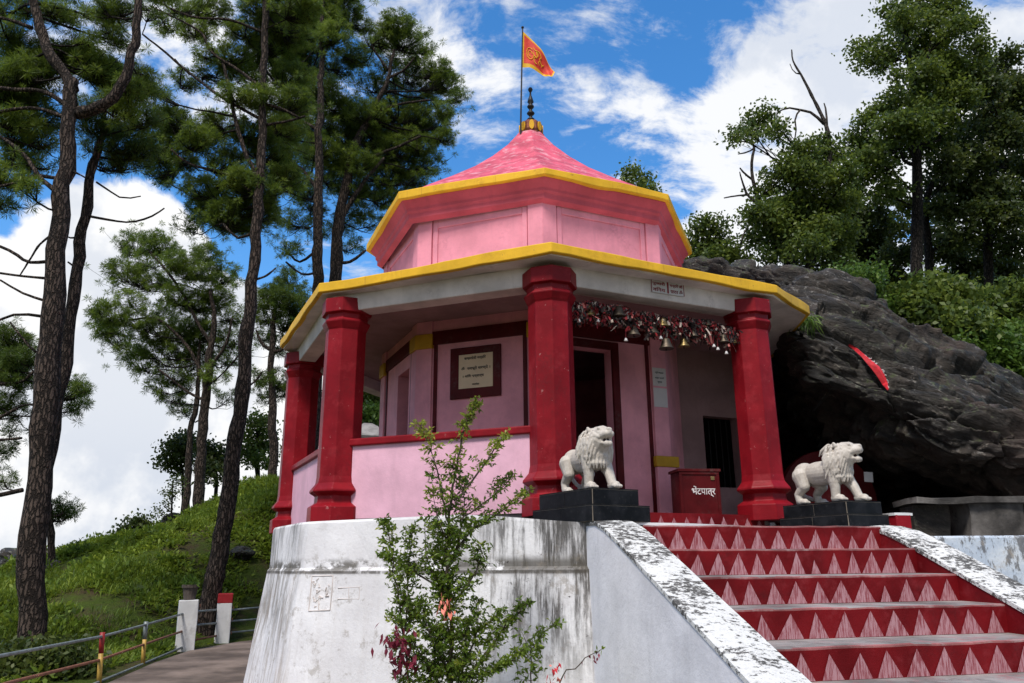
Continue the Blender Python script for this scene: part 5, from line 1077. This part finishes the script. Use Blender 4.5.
pine('pine_tree', 'pine with a short straight trunk behind the leftmost red column', [[(273, 470, 9.5), (272, 430, 9), (271, 390, 8), (272, 350, 7), (274, 310, 5)]], [[(271, 350, 4), (262, 344, 3), (256, 330, 2)], [(272, 352, 4), (285, 348, 3), (294, 332, 2)]], 25.5,
     [(276, 298, 14, 1.1), (287, 322, 14, 1.1), (297, 305, 13, 1), (265, 316, 12, .9), (275, 382, 12, .9), (266, 378, 9, .7), (287, 294, 13, 1), (262, 300, 11, .8), (300, 330, 12, .9), (281, 345, 12, .8), (264, 338, 9, .7), (306, 318, 12, .9), (284, 392, 9, .8), (268, 398, 8, .6), (290, 280, 12, .8), (262, 392, 8, .5)], 'needle_dark', L=.21, K=30, w=.014, spread=1., seed=26)
T78 = [(287, 18, 17, 1.2), (314, 15, 18, 1.3), (343, 12, 17, 1.2), (362, 26, 9, .7), (285, 58, 16, 1), (308, 64, 18, 1.2), (334, 38, 15, 1), (320, 90, 16, 1), (343, 67, 13, .8), (300, 40, 16, 1.2), (328, 20, 15, 1.1), (314, 126, 17, 1.1), (285, 129, 15, .9), (293, 158, 15, 1), (320, 152, 17, 1.1), (337, 181, 15, .9), (287, 181, 14, .8), (300, 100, 15, .9), (305, 190, 14, .8), (293, 222, 12, .6), (310, 210, 12, .6), (320, 230, 11, .5), (288, 250, 10, .5), (340, 110, 14, .9), (356, 60, 10, .6), (300, -15, 20, 1), (340, -15, 18, .9)]
T8b = [(396, 26, 14, 1.2), (405, 44, 13, 1.1), (387, 41, 12, 1), (358, 58, 12, .7), (372, 44, 12, .9), (427, 50, 7, .9), (424, 36, 6, .6), (437, 70, 12, 1.1), (446, 84, 12, 1.2), (457, 97, 8, 1), (410, 80, 12, .9), (422, 102, 13, 1), (443, 112, 10, .9), (372, 88, 13, .7), (367, 117, 15, 1.2), (393, 114, 14, 1.1), (343, 111, 13, .9), (410, 126, 14, 1.1), (446, 138, 9, 1.1), (430, 132, 11, 1), (422, 146, 13, 1), (428, 164, 12, 1), (396, 152, 15, 1.2), (370, 140, 16, 1.3), (343, 140, 15, 1.2), (358, 164, 15, 1.2), (387, 176, 14, 1.1), (416, 180, 11, 1), (372, 190, 13, 1), (350, 190, 13, .9), (400, 190, 11, .9), (358, 210, 11, .7), (384, 200, 11, .9), (344, 222, 11, .6), (372, 222, 10, .6), (350, 246, 10, .5), (406, 62, 10, .8), (388, 66, 10, .6), (418, 66, 9, .8), (380, 130, 13, 1.1), (406, 140, 12, 1.1), (355, 128, 13, 1.1), (376, 160, 13, 1.1), (404, 168, 12, 1.1), (440, 124, 9, .8), (420, 118, 11, 1), (390, 92, 12, .8), (432, 86, 10, .8), (336, 160, 12, 1)]
pine('pine_tree', 'tall dense pine with straight dark trunk rising left behind the temple roof', [[(317, 330, 13), (318, 285, 12.5), (317, 220, 11.5), (318, 160, 10), (320, 100, 8), (322, 40, 6), (322, -30, 4)]], [[(317, 190, 4), (300, 168, 3.4), (276, 158, 3)], [(318, 130, 4), (296, 118, 3.2), (276, 112, 2.4)], [(317, 250, 3.4), (300, 262, 2.6), (288, 252, 2)], [(318, 272, 3), (302, 274, 2.4), (286, 262, 2)]], 21.0, T78, 'needle', L=.20, K=30, w=.0125, dens=1.3, spread=1.8, seed=27)
pine('pine_tree', 'broad dense pine spreading right, just behind the left side of temple roof', [[(335, 330, 15), (336, 280, 14.5), (338, 230, 13), (346, 180, 11), (358, 140, 9), (374, 110, 7), (388, 80, 5), (394, 50, 3.5)]], [[(338, 225, 6), (352, 200, 5), (366, 178, 4), (384, 158, 3)], [(336, 262, 4), (350, 262, 3.4), (366, 250, 2.4)], [(372, 112, 4), (400, 104, 3), (430, 100, 2.4)], [(350, 165, 4), (390, 150, 3), (420, 136, 2.4)], [(388, 78, 3.4), (404, 70, 2.6), (414, 58, 2)], [(388, 70, 3), (378, 56, 2.4), (372, 46, 2)]], 22.5, T8b, 'needle', L=.20, K=30, w=.0125, dens=1.35, spread=1.6, seed=28)
pine('pine_tree', 'low branched pine mostly outside the view at the far left', [[(-40, 620, 12), (-42, 520, 11), (-40, 420, 9), (-30, 360, 7), (-20, 320, 5)]], [[(-40, 382, 4), (-5, 384, 4), (20, 382, 3.4), (34, 372, 3)], [(-40, 492, 5), (-10, 496, 4.5), (22, 490, 4.5)], [(-40, 420, 4), (-8, 420, 3.4), (18, 408, 3)], [(-40, 440, 3), (0, 440, 3), (22, 438, 2.4)]], 17,
     [(9, 338, 12, .9), (20, 344, 11, .9), (12, 362, 13, .9), (26, 356, 10, .7), (10, 374, 13, 1), (22, 384, 12, .8), (6, 404, 12, .9), (18, 412, 9, .6), (4, 448, 10, .7), (5, 478, 9, .5), (74, 394, 10, .8), (82, 390, 7, .8), (77, 406, 9, .8), (62, 380, 9, .5), (10, 430, 8, .4), (2, 362, 14, 1)], 'needle_dark', L=.18, K=30, w=.010, spread=.6, seed=29)
pine('pine_tree', 'small snapped tree with one leafy branch behind the near trunk', [[(54, 600, 8), (52, 560, 7.5), (51, 530, 7), (49, 504, 6)]], [[(51, 515, 3), (58, 516, 2.4), (64, 512, 2)]], 19, [(62, 511, 9, 1), (56, 518, 7, .8), (70, 514, 6, .8), (61, 503, 6, .7)], 'needle_dark', L=.15, K=26, w=.011, spread=.2, seed=30)
# round broadleaf trees and a sapling on the ridge
broad('small_tree', 'small round bushy tree under the ridge pines against the cloud', [[(184, 500, 4), (183, 478, 3.5), (181, 455, 2.5)]], [], 29, [(179, 450, 11, 1.2), (170, 457, 9, 1), (190, 446, 9, 1), (182, 440, 8, 1), (176, 466, 8, .9), (188, 462, 8, .9)], 'leaf_dark', L=.2, wd_=.06, per=1.3, spread=.4, seed=41)
broad('small_tree', 'round bushy tree right of the ridge pines, before the leaning trunk', [[(216, 490, 4), (215, 470, 3.5), (214, 455, 2.5)]], [], 28, [(214, 455, 10, 1.2), (208, 464, 9, 1), (222, 462, 9, 1), (216, 472, 9, 1), (206, 446, 8, .9)], 'leaf_dark', L=.2, wd_=.06, per=1.3, spread=.4, seed=42)
broad('small_tree', 'light green tree behind the hill ridge next to the leftmost red column', [[(258, 480, 5), (257, 455, 4), (257, 430, 3)]], [], 30, [(258, 430, 12, 1), (250, 444, 11, 1), (266, 446, 10, 1), (258, 420, 9, .8), (246, 456, 9, .9), (270, 434, 8, .8), (262, 458, 10, .9)], 'leaf', L=.2, wd_=.06, per=1.2, spread=.5, seed=43)
broad('sapling', 'thin wispy sapling standing on the grassy ridge below the cloud', [[(172, 516, 2), (172, 495, 1.6), (173, 480, 1.2)]], [], 24, [(172, 484, 6, .7), (168, 496, 6, .6), (176, 494, 5, .6), (164, 506, 5, .7), (177, 480, 4, .6), (160, 512, 5, .8)], 'leaf_dark', L=.12, wd_=.035, per=.7, spread=.2, seed=44)
for i, (u, v, r, lab) in enumerate(((140, 522, 7, 'dark bush on the ridge line just left of the thin sapling'), (128, 530, 6, 'low dark bush further down the ridge, left of the sapling bush'), (82, 552, 9, 'bush at the low end of the ridge right of the near trunk'), (10, 572, 16, 'dark bush at the far left edge behind the near pine'), (104, 548, 5, 'tiny bush on the lower ridge line between two bigger ones'))):
    broad('ridge_bush', lab, [[(u, v+r*.9, 2), (u, v, 1.5)]], [], 24, [(u-r*.5, v, r*.7, 1.4), (u+r*.5, v+1, r*.7, 1.4), (u, v-r*.4, r*.6, 1.2)], 'leaf_dark', L=.16, wd_=.05, per=1., spread=.2, seed=50+i, cat='bush')
broad('undergrowth_bush', 'broad leaved plant around the foot of the near pine behind the railing', [[(48, 690, 4), (48, 665, 3), (50, 650, 2)]], [], 10.6, [(40, 656, 14, 1.2), (58, 664, 14, 1.2), (24, 668, 14, 1.2), (66, 650, 9, 1), (10, 664, 13, 1.1), (46, 680, 16, 1), (78, 676, 12, .9), (20, 650, 9, .8)], 'leaf_dark', L=.13, wd_=.035, per=1.0, spread=.25, seed=57, cat='bush')

broad('small_tree', 'green tree glimpsed through the veranda behind the left columns', [[(372, 470, 5), (371, 440, 4), (370, 400, 3)]], [], 23, [(366, 395, 12, 1.2), (378, 398, 12, 1.2), (370, 412, 12, 1.2), (384, 380, 12, 1), (360, 380, 12, 1), (380, 416, 11, 1.1), (350, 400, 12, 1), (340, 420, 12, 1), (362, 424, 9, 1), (330, 400, 11, 1)], 'leaf', L=.17, wd_=.05, per=1.2, spread=.4, seed=46)
broad('ridge_bush', 'yellow green bush glimpsed through the veranda above a pale hut roof', [[(371, 440, 2), (370, 425, 1.5)]], [], 19.6, [(368, 410, 8, 1.4), (374, 414, 8, 1.4), (364, 418, 7, 1.3)], 'leaf_bright', L=.13, wd_=.04, per=1.2, spread=.2, seed=47, cat='bush')
hp_ = at(367, 436, 18.6); hut = empty('small_hut', (hp_[0], hp_[1], ground_z(hp_[0], hp_[1])), R(20), 'small hut with a pale pyramid roof glimpsed through the veranda', 'hut'); hz = hp_[2]-hut.location[2]
mb = MB(); mb.loft([[(-.55, -.55, z), (.55, -.55, z), (.55, .55, z), (-.55, .55, z)] for z in (-.3, hz-.12)]); mb.build('wall', M['stone'], hut)
mb = MB(); mb.loft([[(-r, -r, z), (r, -r, z), (r, r, z), (-r, r, z)] for r, z in ((.72, hz-.16), (.74, hz-.10), (.40, hz+.08), (.10, hz+.30))]); mb.build('roof', M['concrete'], hut)

for i, (u, v, d, r, lab) in enumerate(((24, 588, 21, .55, 'largest grey rock on the lower hillside at the far left'), (40, 600, 19, .35, 'grey rock half hidden in ferns just left of the near trunk'), (178, 498, 24.5, .3, 'small grey rock on the ridge in front of the pine pair'), (244, 512, 18, .22, 'small pale rock in the grass close to the leftmost red column'))):
    p = at(u, v, d); z_ = ground_z(p[0], p[1]); bmh = bmesh.new(); bmesh.ops.create_icosphere(bmh, subdivisions=4, radius=1); me = bpy.data.meshes.new('hill_rock'); bmh.to_mesh(me); bmh.free()
    V = np.array([w.co for w in me.vertices]); V = V*(1+.28*fbm(V*1.3+i*7, 4, 60+i))[:, None]; V = np.round(V*5+.35*fbm(V*3, 2, 5)[:, None])/5*.35+V*.65; me.vertices.foreach_set('co', (V*np.array([1.3, 1, .75])*r).astype(np.float32).ravel()); me.materials.append(M['rock']); me.update()
    o = bpy.data.objects.new('hill_rock', me); C.objects.link(o); o.location = (p[0], p[1], max(z_, p[2]-.1) if abs(z_-p[2]) < .8 else z_+.1); tag(o, lab, 'rock')

# right-hand broadleaf trees above the rock
TA = [(738, 135, 8, .9), (758, 126, 12, .8), (764, 114, 11, .8), (779, 129, 10, .7), (750, 134, 8, .7), (787, 148, 8, .5), (805, 153, 13, 1), (823, 150, 13, 1), (790, 167, 13, 1), (817, 176, 14, 1.2), (776, 174, 10, .7), (764, 191, 10, .8), (790, 197, 15, 1.2), (817, 200, 15, 1.3), (840, 173, 13, 1.1), (840, 202, 14, 1.2), (758, 214, 11, 1), (776, 222, 14, 1.2), (799, 223, 15, 1.3), (823, 229, 15, 1.3), (843, 232, 13, 1.1), (758, 238, 11, 1), (782, 242, 13, 1), (750, 220, 8, .8), (770, 206, 10, .9), (806, 246, 13, 1), (832, 252, 13, 1), (770, 256, 10, .8), (830, 160, 10, .9), (802, 172, 11, 1), (808, 214, 12, 1.1), (786, 210, 12, 1.1), (796, 262, 12, .8), (846, 262, 11, .8), (820, 272, 12, .8)]
broad('leafy_tree', 'leafy tree with bare dead branches sticking out of its top, above the rock', [[(800, 320, 14), (792, 275, 12), (783, 240, 9), (780, 205, 6)]], [[(800, 300, 11), (812, 262, 8), (826, 215, 6), (830, 160, 5)], [(790, 268, 6), (772, 238, 5), (758, 200, 4)]], 17.5, TA, 'leaf', L=.15, wd_=.042, per=1., spread=1.1, seed=61,
      dead=([(830, 170, 5), (829, 142, 5), (825, 124, 4.2), (818, 108, 3.6), (810, 92, 3), (802, 76, 2.4), (794, 62, 1.8), (792, 50, 1.2)], [(824, 124, 3.4), (812, 113, 3), (800, 110, 2.4), (788, 108, 2), (778, 112, 1.4)], [(827, 128, 2.4), (826, 112, 2), (824, 103, 1.2)], [(800, 110, 2), (795, 118, 1.8), (796, 132, 1.4), (793, 142, 1)], [(800, 74, 1.6), (794, 72, 1), (790, 64, .8)],
            [(758, 200, 4), (753, 178, 3.4), (752, 160, 3), (754, 146, 2.6), (746, 142, 1.6), (738, 141, 1)], [(754, 148, 2), (748, 152, 1.6), (738, 154, 1.2)], [(753, 180, 2.4), (745, 174, 2), (740, 168, 1.4)], [(758, 204, 3), (748, 196, 2.6), (742, 180, 1.6), (740, 172, 1)], [(747, 195, 2), (735, 196, 1.6), (724, 198, 1.2)], [(752, 222, 2), (744, 232, 1.6), (741, 244, 1.2)]))
TD = [(909, 18, 14, 1), (894, 6, 12, .9), (953, 6, 13, 1), (935, 20, 15, 1.1), (927, 5, 13, 1), (891, 50, 12, .8), (859, 47, 9, .9), (868, 61, 10, .9), (886, 62, 11, .9), (876, 46, 9, .7), (956, 29, 14, .9), (973, 28, 11, .9), (976, 50, 12, 1), (932, 53, 16, 1.2), (947, 68, 16, 1.3), (924, 72, 14, 1.1), (968, 74, 14, 1.2), (941, 88, 16, 1.3), (962, 96, 14, 1.2), (918, 100, 15, 1.1), (894, 100, 13, .9), (871, 117, 13, 1), (894, 126, 15, 1.2), (862, 138, 12, 1), (883, 152, 14, 1.1), (868, 156, 12, 1), (927, 117, 16, 1.3), (909, 129, 15, 1.2), (877, 173, 13, .9), (890, 188, 12, .8), (948, 110, 15, 1.2), (940, 136, 13, 1), (915, 40, 13, .9), (898, 28, 11, .8), (856, 150, 9, .8), (904, 150, 13, .9), (900, 76, 9, .6), (930, 150, 11, .8), (912, -14, 16, 1), (940, -16, 16, 1), (860, 172, 11, .8), (850, 190, 11, .8), (900, 205, 12, .7)]
broad('leafy_tree', 'tallest leafy tree on the slope, its dark trunk splitting above the bushes', [[(919, 330, 13), (917, 270, 12), (917, 210, 11), (917, 150, 9), (914, 95, 7), (907, 50, 5), (901, 10, 4)]], [[(918, 140, 6), (930, 118, 5), (940, 90, 4), (946, 60, 3)], [(917, 165, 4), (905, 162, 3.6), (900, 152, 3), (888, 155, 2.4)], [(917, 144, 3.4), (928, 143, 3), (940, 140, 2.4)], [(914, 96, 4), (924, 72, 3.4), (932, 40, 2.6)]], 19.0, TD, 'leaf', L=.16, wd_=.046, per=1.05, spread=1.1, seed=62)
TEb = [(994, 67, 13, 1.1), (1006, 59, 10, 1), (985, 88, 14, 1.2), (1006, 88, 14, 1.2), (1020, 84, 12, 1), (994, 110, 15, 1.3), (1017, 110, 14, 1.2), (976, 129, 14, 1.2), (1000, 132, 15, 1.3), (1020, 135, 14, 1.2), (956, 141, 13, 1), (947, 164, 14, 1.1), (976, 160, 15, 1.2), (1006, 164, 15, 1.2), (941, 184, 14, 1.2), (966, 186, 15, 1.2), (992, 190, 15, 1.2), (1018, 190, 14, 1.2), (980, 215, 15, 1.2), (1008, 218, 15, 1.2), (955, 210, 14, 1.1), (935, 205, 11, .9), (1030, 160, 14, 1), (1032, 215, 14, 1), (1034, 110, 14, 1), (960, 236, 13, 1), (990, 242, 14, 1), (1016, 246, 14, 1)]
broad('leafy_tree', 'dense dark leafy tree at the right edge beside the tallest one', [[(931, 330, 11), (930, 290, 9.5), (928, 245, 8), (925, 205, 7), (934, 180, 5)], [(990, 330, 10), (988, 270, 9), (990, 200, 8), (998, 140, 6), (1002, 90, 4)]], [[(929, 258, 5), (940, 245, 4), (952, 240, 3)]], 20.5, TEb, 'leaf_dark', L=.17, wd_=.05, per=1.15, spread=1.2, seed=63)
broad('leafy_tree', 'shadowy tree mass filling the gap behind the two trunks on the slope', [[(870, 330, 9), (868, 280, 8), (870, 230, 6)], [(1000, 340, 8), (1004, 290, 7), (1006, 250, 5)]], [], 24, [(850, 215, 14, 1.2), (872, 225, 14, 1.2), (893, 230, 13, 1), (858, 245, 15, 1.3), (880, 255, 15, 1.3), (900, 255, 13, 1), (945, 250, 14, 1.1), (970, 262, 15, 1.3), (995, 270, 15, 1.3), (1018, 275, 15, 1.3), (866, 275, 14, 1.2), (890, 280, 14, 1.2), (950, 280, 14, 1.2), (975, 290, 14, 1.2), (1003, 300, 14, 1.1), (1030, 300, 14, 1.1), (840, 275, 13, 1), (905, 290, 12, 1), (935, 225, 11, .8), (845, 195, 11, .8), (880, 200, 11, .7)], 'leaf_dark', L=.2, wd_=.06, per=1.2, spread=1.4, seed=64)
broad('leafy_tree', 'small leafy tree just right of the upper temple roof, above the rock', [[(712, 320, 6), (711, 280, 5), (710, 240, 3.5)]], [], 19, [(697, 227, 9, 1.1), (712, 225, 10, 1.1), (702, 243, 11, 1.2), (723, 238, 10, 1.1), (694, 256, 10, 1), (729, 250, 10, 1), (715, 255, 11, 1.1), (706, 262, 10, 1), (740, 258, 9, .9), (690, 246, 7, .8)], 'leaf', L=.15, wd_=.042, per=1., spread=.5, seed=65)
broad('leafy_tree', 'treetop peeking over the right side of the upper temple roof', [[(640, 330, 6), (638, 260, 5), (637, 200, 3)]], [], 25, [(632, 174, 8, 1.2), (641, 182, 8, 1.1), (626, 180, 7, 1), (648, 188, 7, 1), (635, 190, 9, 1.1), (620, 190, 8, 1), (652, 194, 7, .9)], 'leaf', L=.18, wd_=.05, per=1., spread=.4, seed=66)
# bushes on top of the rock
g = np.random.default_rng(12)
for i, (d, mt, lab, bl, L) in enumerate(((13.8, 'leaf_bright', 'bright green feathery bush on the rock crest right of the roof tip', [(845, 280, 9), (858, 276, 9), (868, 284, 10), (880, 294, 10), (856, 290, 9), (892, 306, 10), (838, 275, 7), (872, 273, 8), (905, 318, 9)], .11), (13.3, 'leaf', 'large leaved green bush growing over the middle of the rock crest', [(905, 300, 12), (925, 305, 13), (945, 315, 13), (965, 322, 13), (925, 322, 11), (950, 336, 11), (972, 345, 11), (985, 330, 12), (910, 315, 9), (940, 292, 11), (965, 300, 12), (925, 286, 9)], .17),
                                        (12.9, 'leaf_bright', 'sunlit yellow green bush at the right end of the rock crest', [(990, 356, 12), (1008, 366, 13), (1022, 380, 13), (1000, 344, 11), (1018, 352, 12), (1034, 392, 12), (975, 352, 9), (1012, 334, 10), (960, 345, 8)], .13), (15, 'leaf', 'dark big leaved bush at the right edge behind the sunlit bush', [(1000, 310, 13), (1020, 316, 13), (985, 306, 12), (1035, 330, 12), (1012, 295, 12), (1030, 300, 12)], .18))):
    u0, v0 = np.mean([b[0] for b in bl]), np.mean([b[1] for b in bl]); bz = at(u0, v0+26, d)
    broad('rock_top_bush', lab, [[(u0, v0+26, 5), (u0, v0+10, 4), (u0+3, v0, 3)]], [], d, [b+(1.3, g.normal(-.3, .3)) for b in bl], mt, L=L, wd_=L*.27, per=.9, spread=.35, seed=70+i, cat='bush', base=bz[2])
gr_ = []
g = np.random.default_rng(3)
for u, v in ((803, 318), (808, 322), (798, 322), (812, 318)):
    p = on_rock(u, v, .12) if u > 780 else at(u, v, 11.5); n = 40; dr_ = g.normal(0, .5, (n, 3)); dr_[:, 2] -= .3; dr_[:, 1] -= .3; gr_.append(leaves_np(np.repeat(p[None], n, 0)+g.normal(0, .03, (n, 3)), dr_, g.uniform(.10, .22, n), .007, int(u), .35))
V = np.concatenate(gr_); o = np_mesh('grass_tuft', V, np.arange(len(V)).reshape(-1, 4), M['leaf_bright']); tag(o, 'grass tuft hanging from the rock at the tip of the yellow roof edge', 'grass tuft')

# ------------------------------------------------------------------ the flowering shrub before the plinth
def shrub(name, label, d, twigs, dens, seed, leafL=.043, flowers=(), tip_from=470):
    g = np.random.default_rng(seed); b0 = at(*twigs[0][0][:2], d); root = empty(name, (b0[0], b0[1], GZ), 0, label, 'shrub'); off = -np.array(root.location); st = MB(); CL, DL_, TL, TD_ = [], [], [], []
    for i, t in enumerate(twigs):
        dd = g.normal(0, .10) if i else 0; P = np.array([at(p[0], p[1], d+dd*(k/(len(t)-1.))) for k, p in enumerate(t)])
        if i == 0 or t[0][1] > 680: P = np.vstack([[P[0, 0], P[0, 1], GZ], P])
        L = np.linalg.norm(np.diff(P, axis=0), axis=1).sum(); m = max(6, int(L/.03)); Q = spline(P, m)+g.normal(0, .006, (m, 3)); st.tube([tuple(p) for p in Q[::2]], list(np.linspace(t[0][2]*mpp(d)/3.4, .0022, len(Q[::2]))), 6)
        vv = project(Q)[:, 1]
        for j in range(m):
            f = j/m
            if f < t[0][3]: continue
            if vv[j] > 740: continue
            for k in range(g.poisson(dens*(3.3+1.2*float(np.clip((vv[j]-500)/70, 0, 1))))):
                a = g.uniform(0, 6.28); tl = g.uniform(.02, .17)*(1.15-.75*f); tdir = np.array([math.cos(a), math.sin(a)*.8, g.uniform(-.1, .9)]); tdir /= np.linalg.norm(tdir); e = Q[j]+tdir*tl; st.tube([tuple(Q[j]), tuple(e)], [.0022, .0013], 3, cap=False)
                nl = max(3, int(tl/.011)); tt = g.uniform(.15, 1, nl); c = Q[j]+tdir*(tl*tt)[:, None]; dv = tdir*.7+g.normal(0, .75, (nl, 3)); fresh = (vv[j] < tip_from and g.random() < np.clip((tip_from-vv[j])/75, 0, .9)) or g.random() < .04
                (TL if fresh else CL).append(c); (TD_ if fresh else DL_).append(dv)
    o = st.build('stems', M['stem'], root); o.location = off
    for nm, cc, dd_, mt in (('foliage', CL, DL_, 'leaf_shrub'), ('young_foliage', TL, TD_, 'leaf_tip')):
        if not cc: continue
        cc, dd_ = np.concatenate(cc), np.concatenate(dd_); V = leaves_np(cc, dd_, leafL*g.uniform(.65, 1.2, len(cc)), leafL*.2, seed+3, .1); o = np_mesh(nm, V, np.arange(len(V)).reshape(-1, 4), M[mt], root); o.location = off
    for (u, v, n, mt, ln) in flowers:
        c = at(u, v, d-.12); cc = c+g.normal(0, .022*n**.25, (n, 3)); dv = g.normal(0, .6, (n, 3)); dv[:, 2] -= .9; V = leaves_np(cc, dv, ln*g.uniform(.6, 1.1, n), ln*.2, int(u), .2); o = np_mesh('flower', V, np.arange(len(V)).reshape(-1, 4), M[mt], root); o.location = off
    return root
shrub('flowering_shrub', 'tall green flowering shrub growing up against the whitewashed plinth', 6.35, [
    [(450, 720, 9, .1), (451, 630, 7), (447, 570, 6), (449, 520, 5), (455, 470, 4), (464, 430, 3), (470, 415, 2), (477, 402, 1.4)], [(449, 530, 4, .15), (442, 490, 3), (430, 448, 2), (418, 423, 1)], [(449, 560, 4, .15), (475, 528, 3), (502, 510, 2), (528, 492, 1)], [(455, 500, 4, .1), (480, 470, 3), (497, 448, 2), (503, 436, 1)], [(460, 520, 3, .1), (493, 496, 2), (514, 474, 1)],
    [(446, 590, 4, .2), (413, 572, 3), (395, 562, 2), (384, 556, 1)], [(410, 690, 5, .1), (402, 630, 4), (396, 580, 3), (389, 536, 2), (384, 520, 1)], [(404, 640, 3, .1), (409, 560, 2.5), (411, 527, 1)], [(452, 640, 4, .2), (485, 626, 3), (500, 612, 2)], [(462, 690, 5, .1), (492, 646, 4), (510, 620, 3), (528, 604, 1)], [(450, 600, 4, .0), (428, 560, 3), (424, 520, 2)], [(450, 610, 4, .0), (474, 575, 3), (482, 545, 2)], [(448, 650, 4, .0), (420, 620, 3), (405, 600, 2)], [(450, 670, 4, .0), (432, 640, 3), (422, 600, 2)],
    [(455, 680, 4, .0), (475, 640, 3), (478, 600, 2)], [(453, 560, 4, .0), (463, 520, 3), (462, 480, 2)], [(448, 540, 3, .0), (438, 520, 3), (432, 490, 2)], [(470, 690, 4, .0), (500, 668, 3), (522, 652, 2)], [(440, 690, 4, .0), (425, 662, 3), (412, 640, 2)], [(452, 590, 4, .0), (440, 560, 3), (436, 530, 2)], [(452, 640, 4, 0.), (445, 610, 3), (440, 580, 2)], [(460, 690, 4, 0.), (465, 655, 3), (468, 620, 2)], [(430, 690, 4, 0.), (435, 665, 3), (440, 630, 2)]],
    1.15, 81, tip_from=520, flowers=((445, 608, 14, 'flower_pink', .06), (447, 600, 8, 'flower_pink', .05), (399, 646, 34, 'flower_dark', .08), (402, 660, 30, 'flower_dark', .09), (396, 634, 16, 'flower_dark', .07), (388, 640, 10, 'flower_dark', .06), (413, 662, 8, 'flower_dark', .05)))
shrub('flowering_shrub', 'thin sprig with drooping leaves right of the tall shrub', 6.5, [[(531, 705, 3, .25), (531, 660, 2.5), (533, 648, 2), (545, 632, 1.6), (556, 624, 1)], [(533, 650, 2, .2), (526, 640, 1.5), (522, 634, 1)]], .42, 82, .05, tip_from=0)
shrub('flowering_shrub', 'bare bent twig with a coral bloom and dark red bud near the stairs', 6.2, [[(558, 700, 3, .9), (562, 677, 2.5), (578, 664, 2), (592, 655, 1.6), (602, 651, 1)]], .12, 83, .045, flowers=((554, 667, 8, 'flower_red', .055), (557, 676, 9, 'flower_pink', .05), (597, 656, 7, 'flower_dark', .045), (555, 682, 6, 'flower_pink', .05)), tip_from=0)
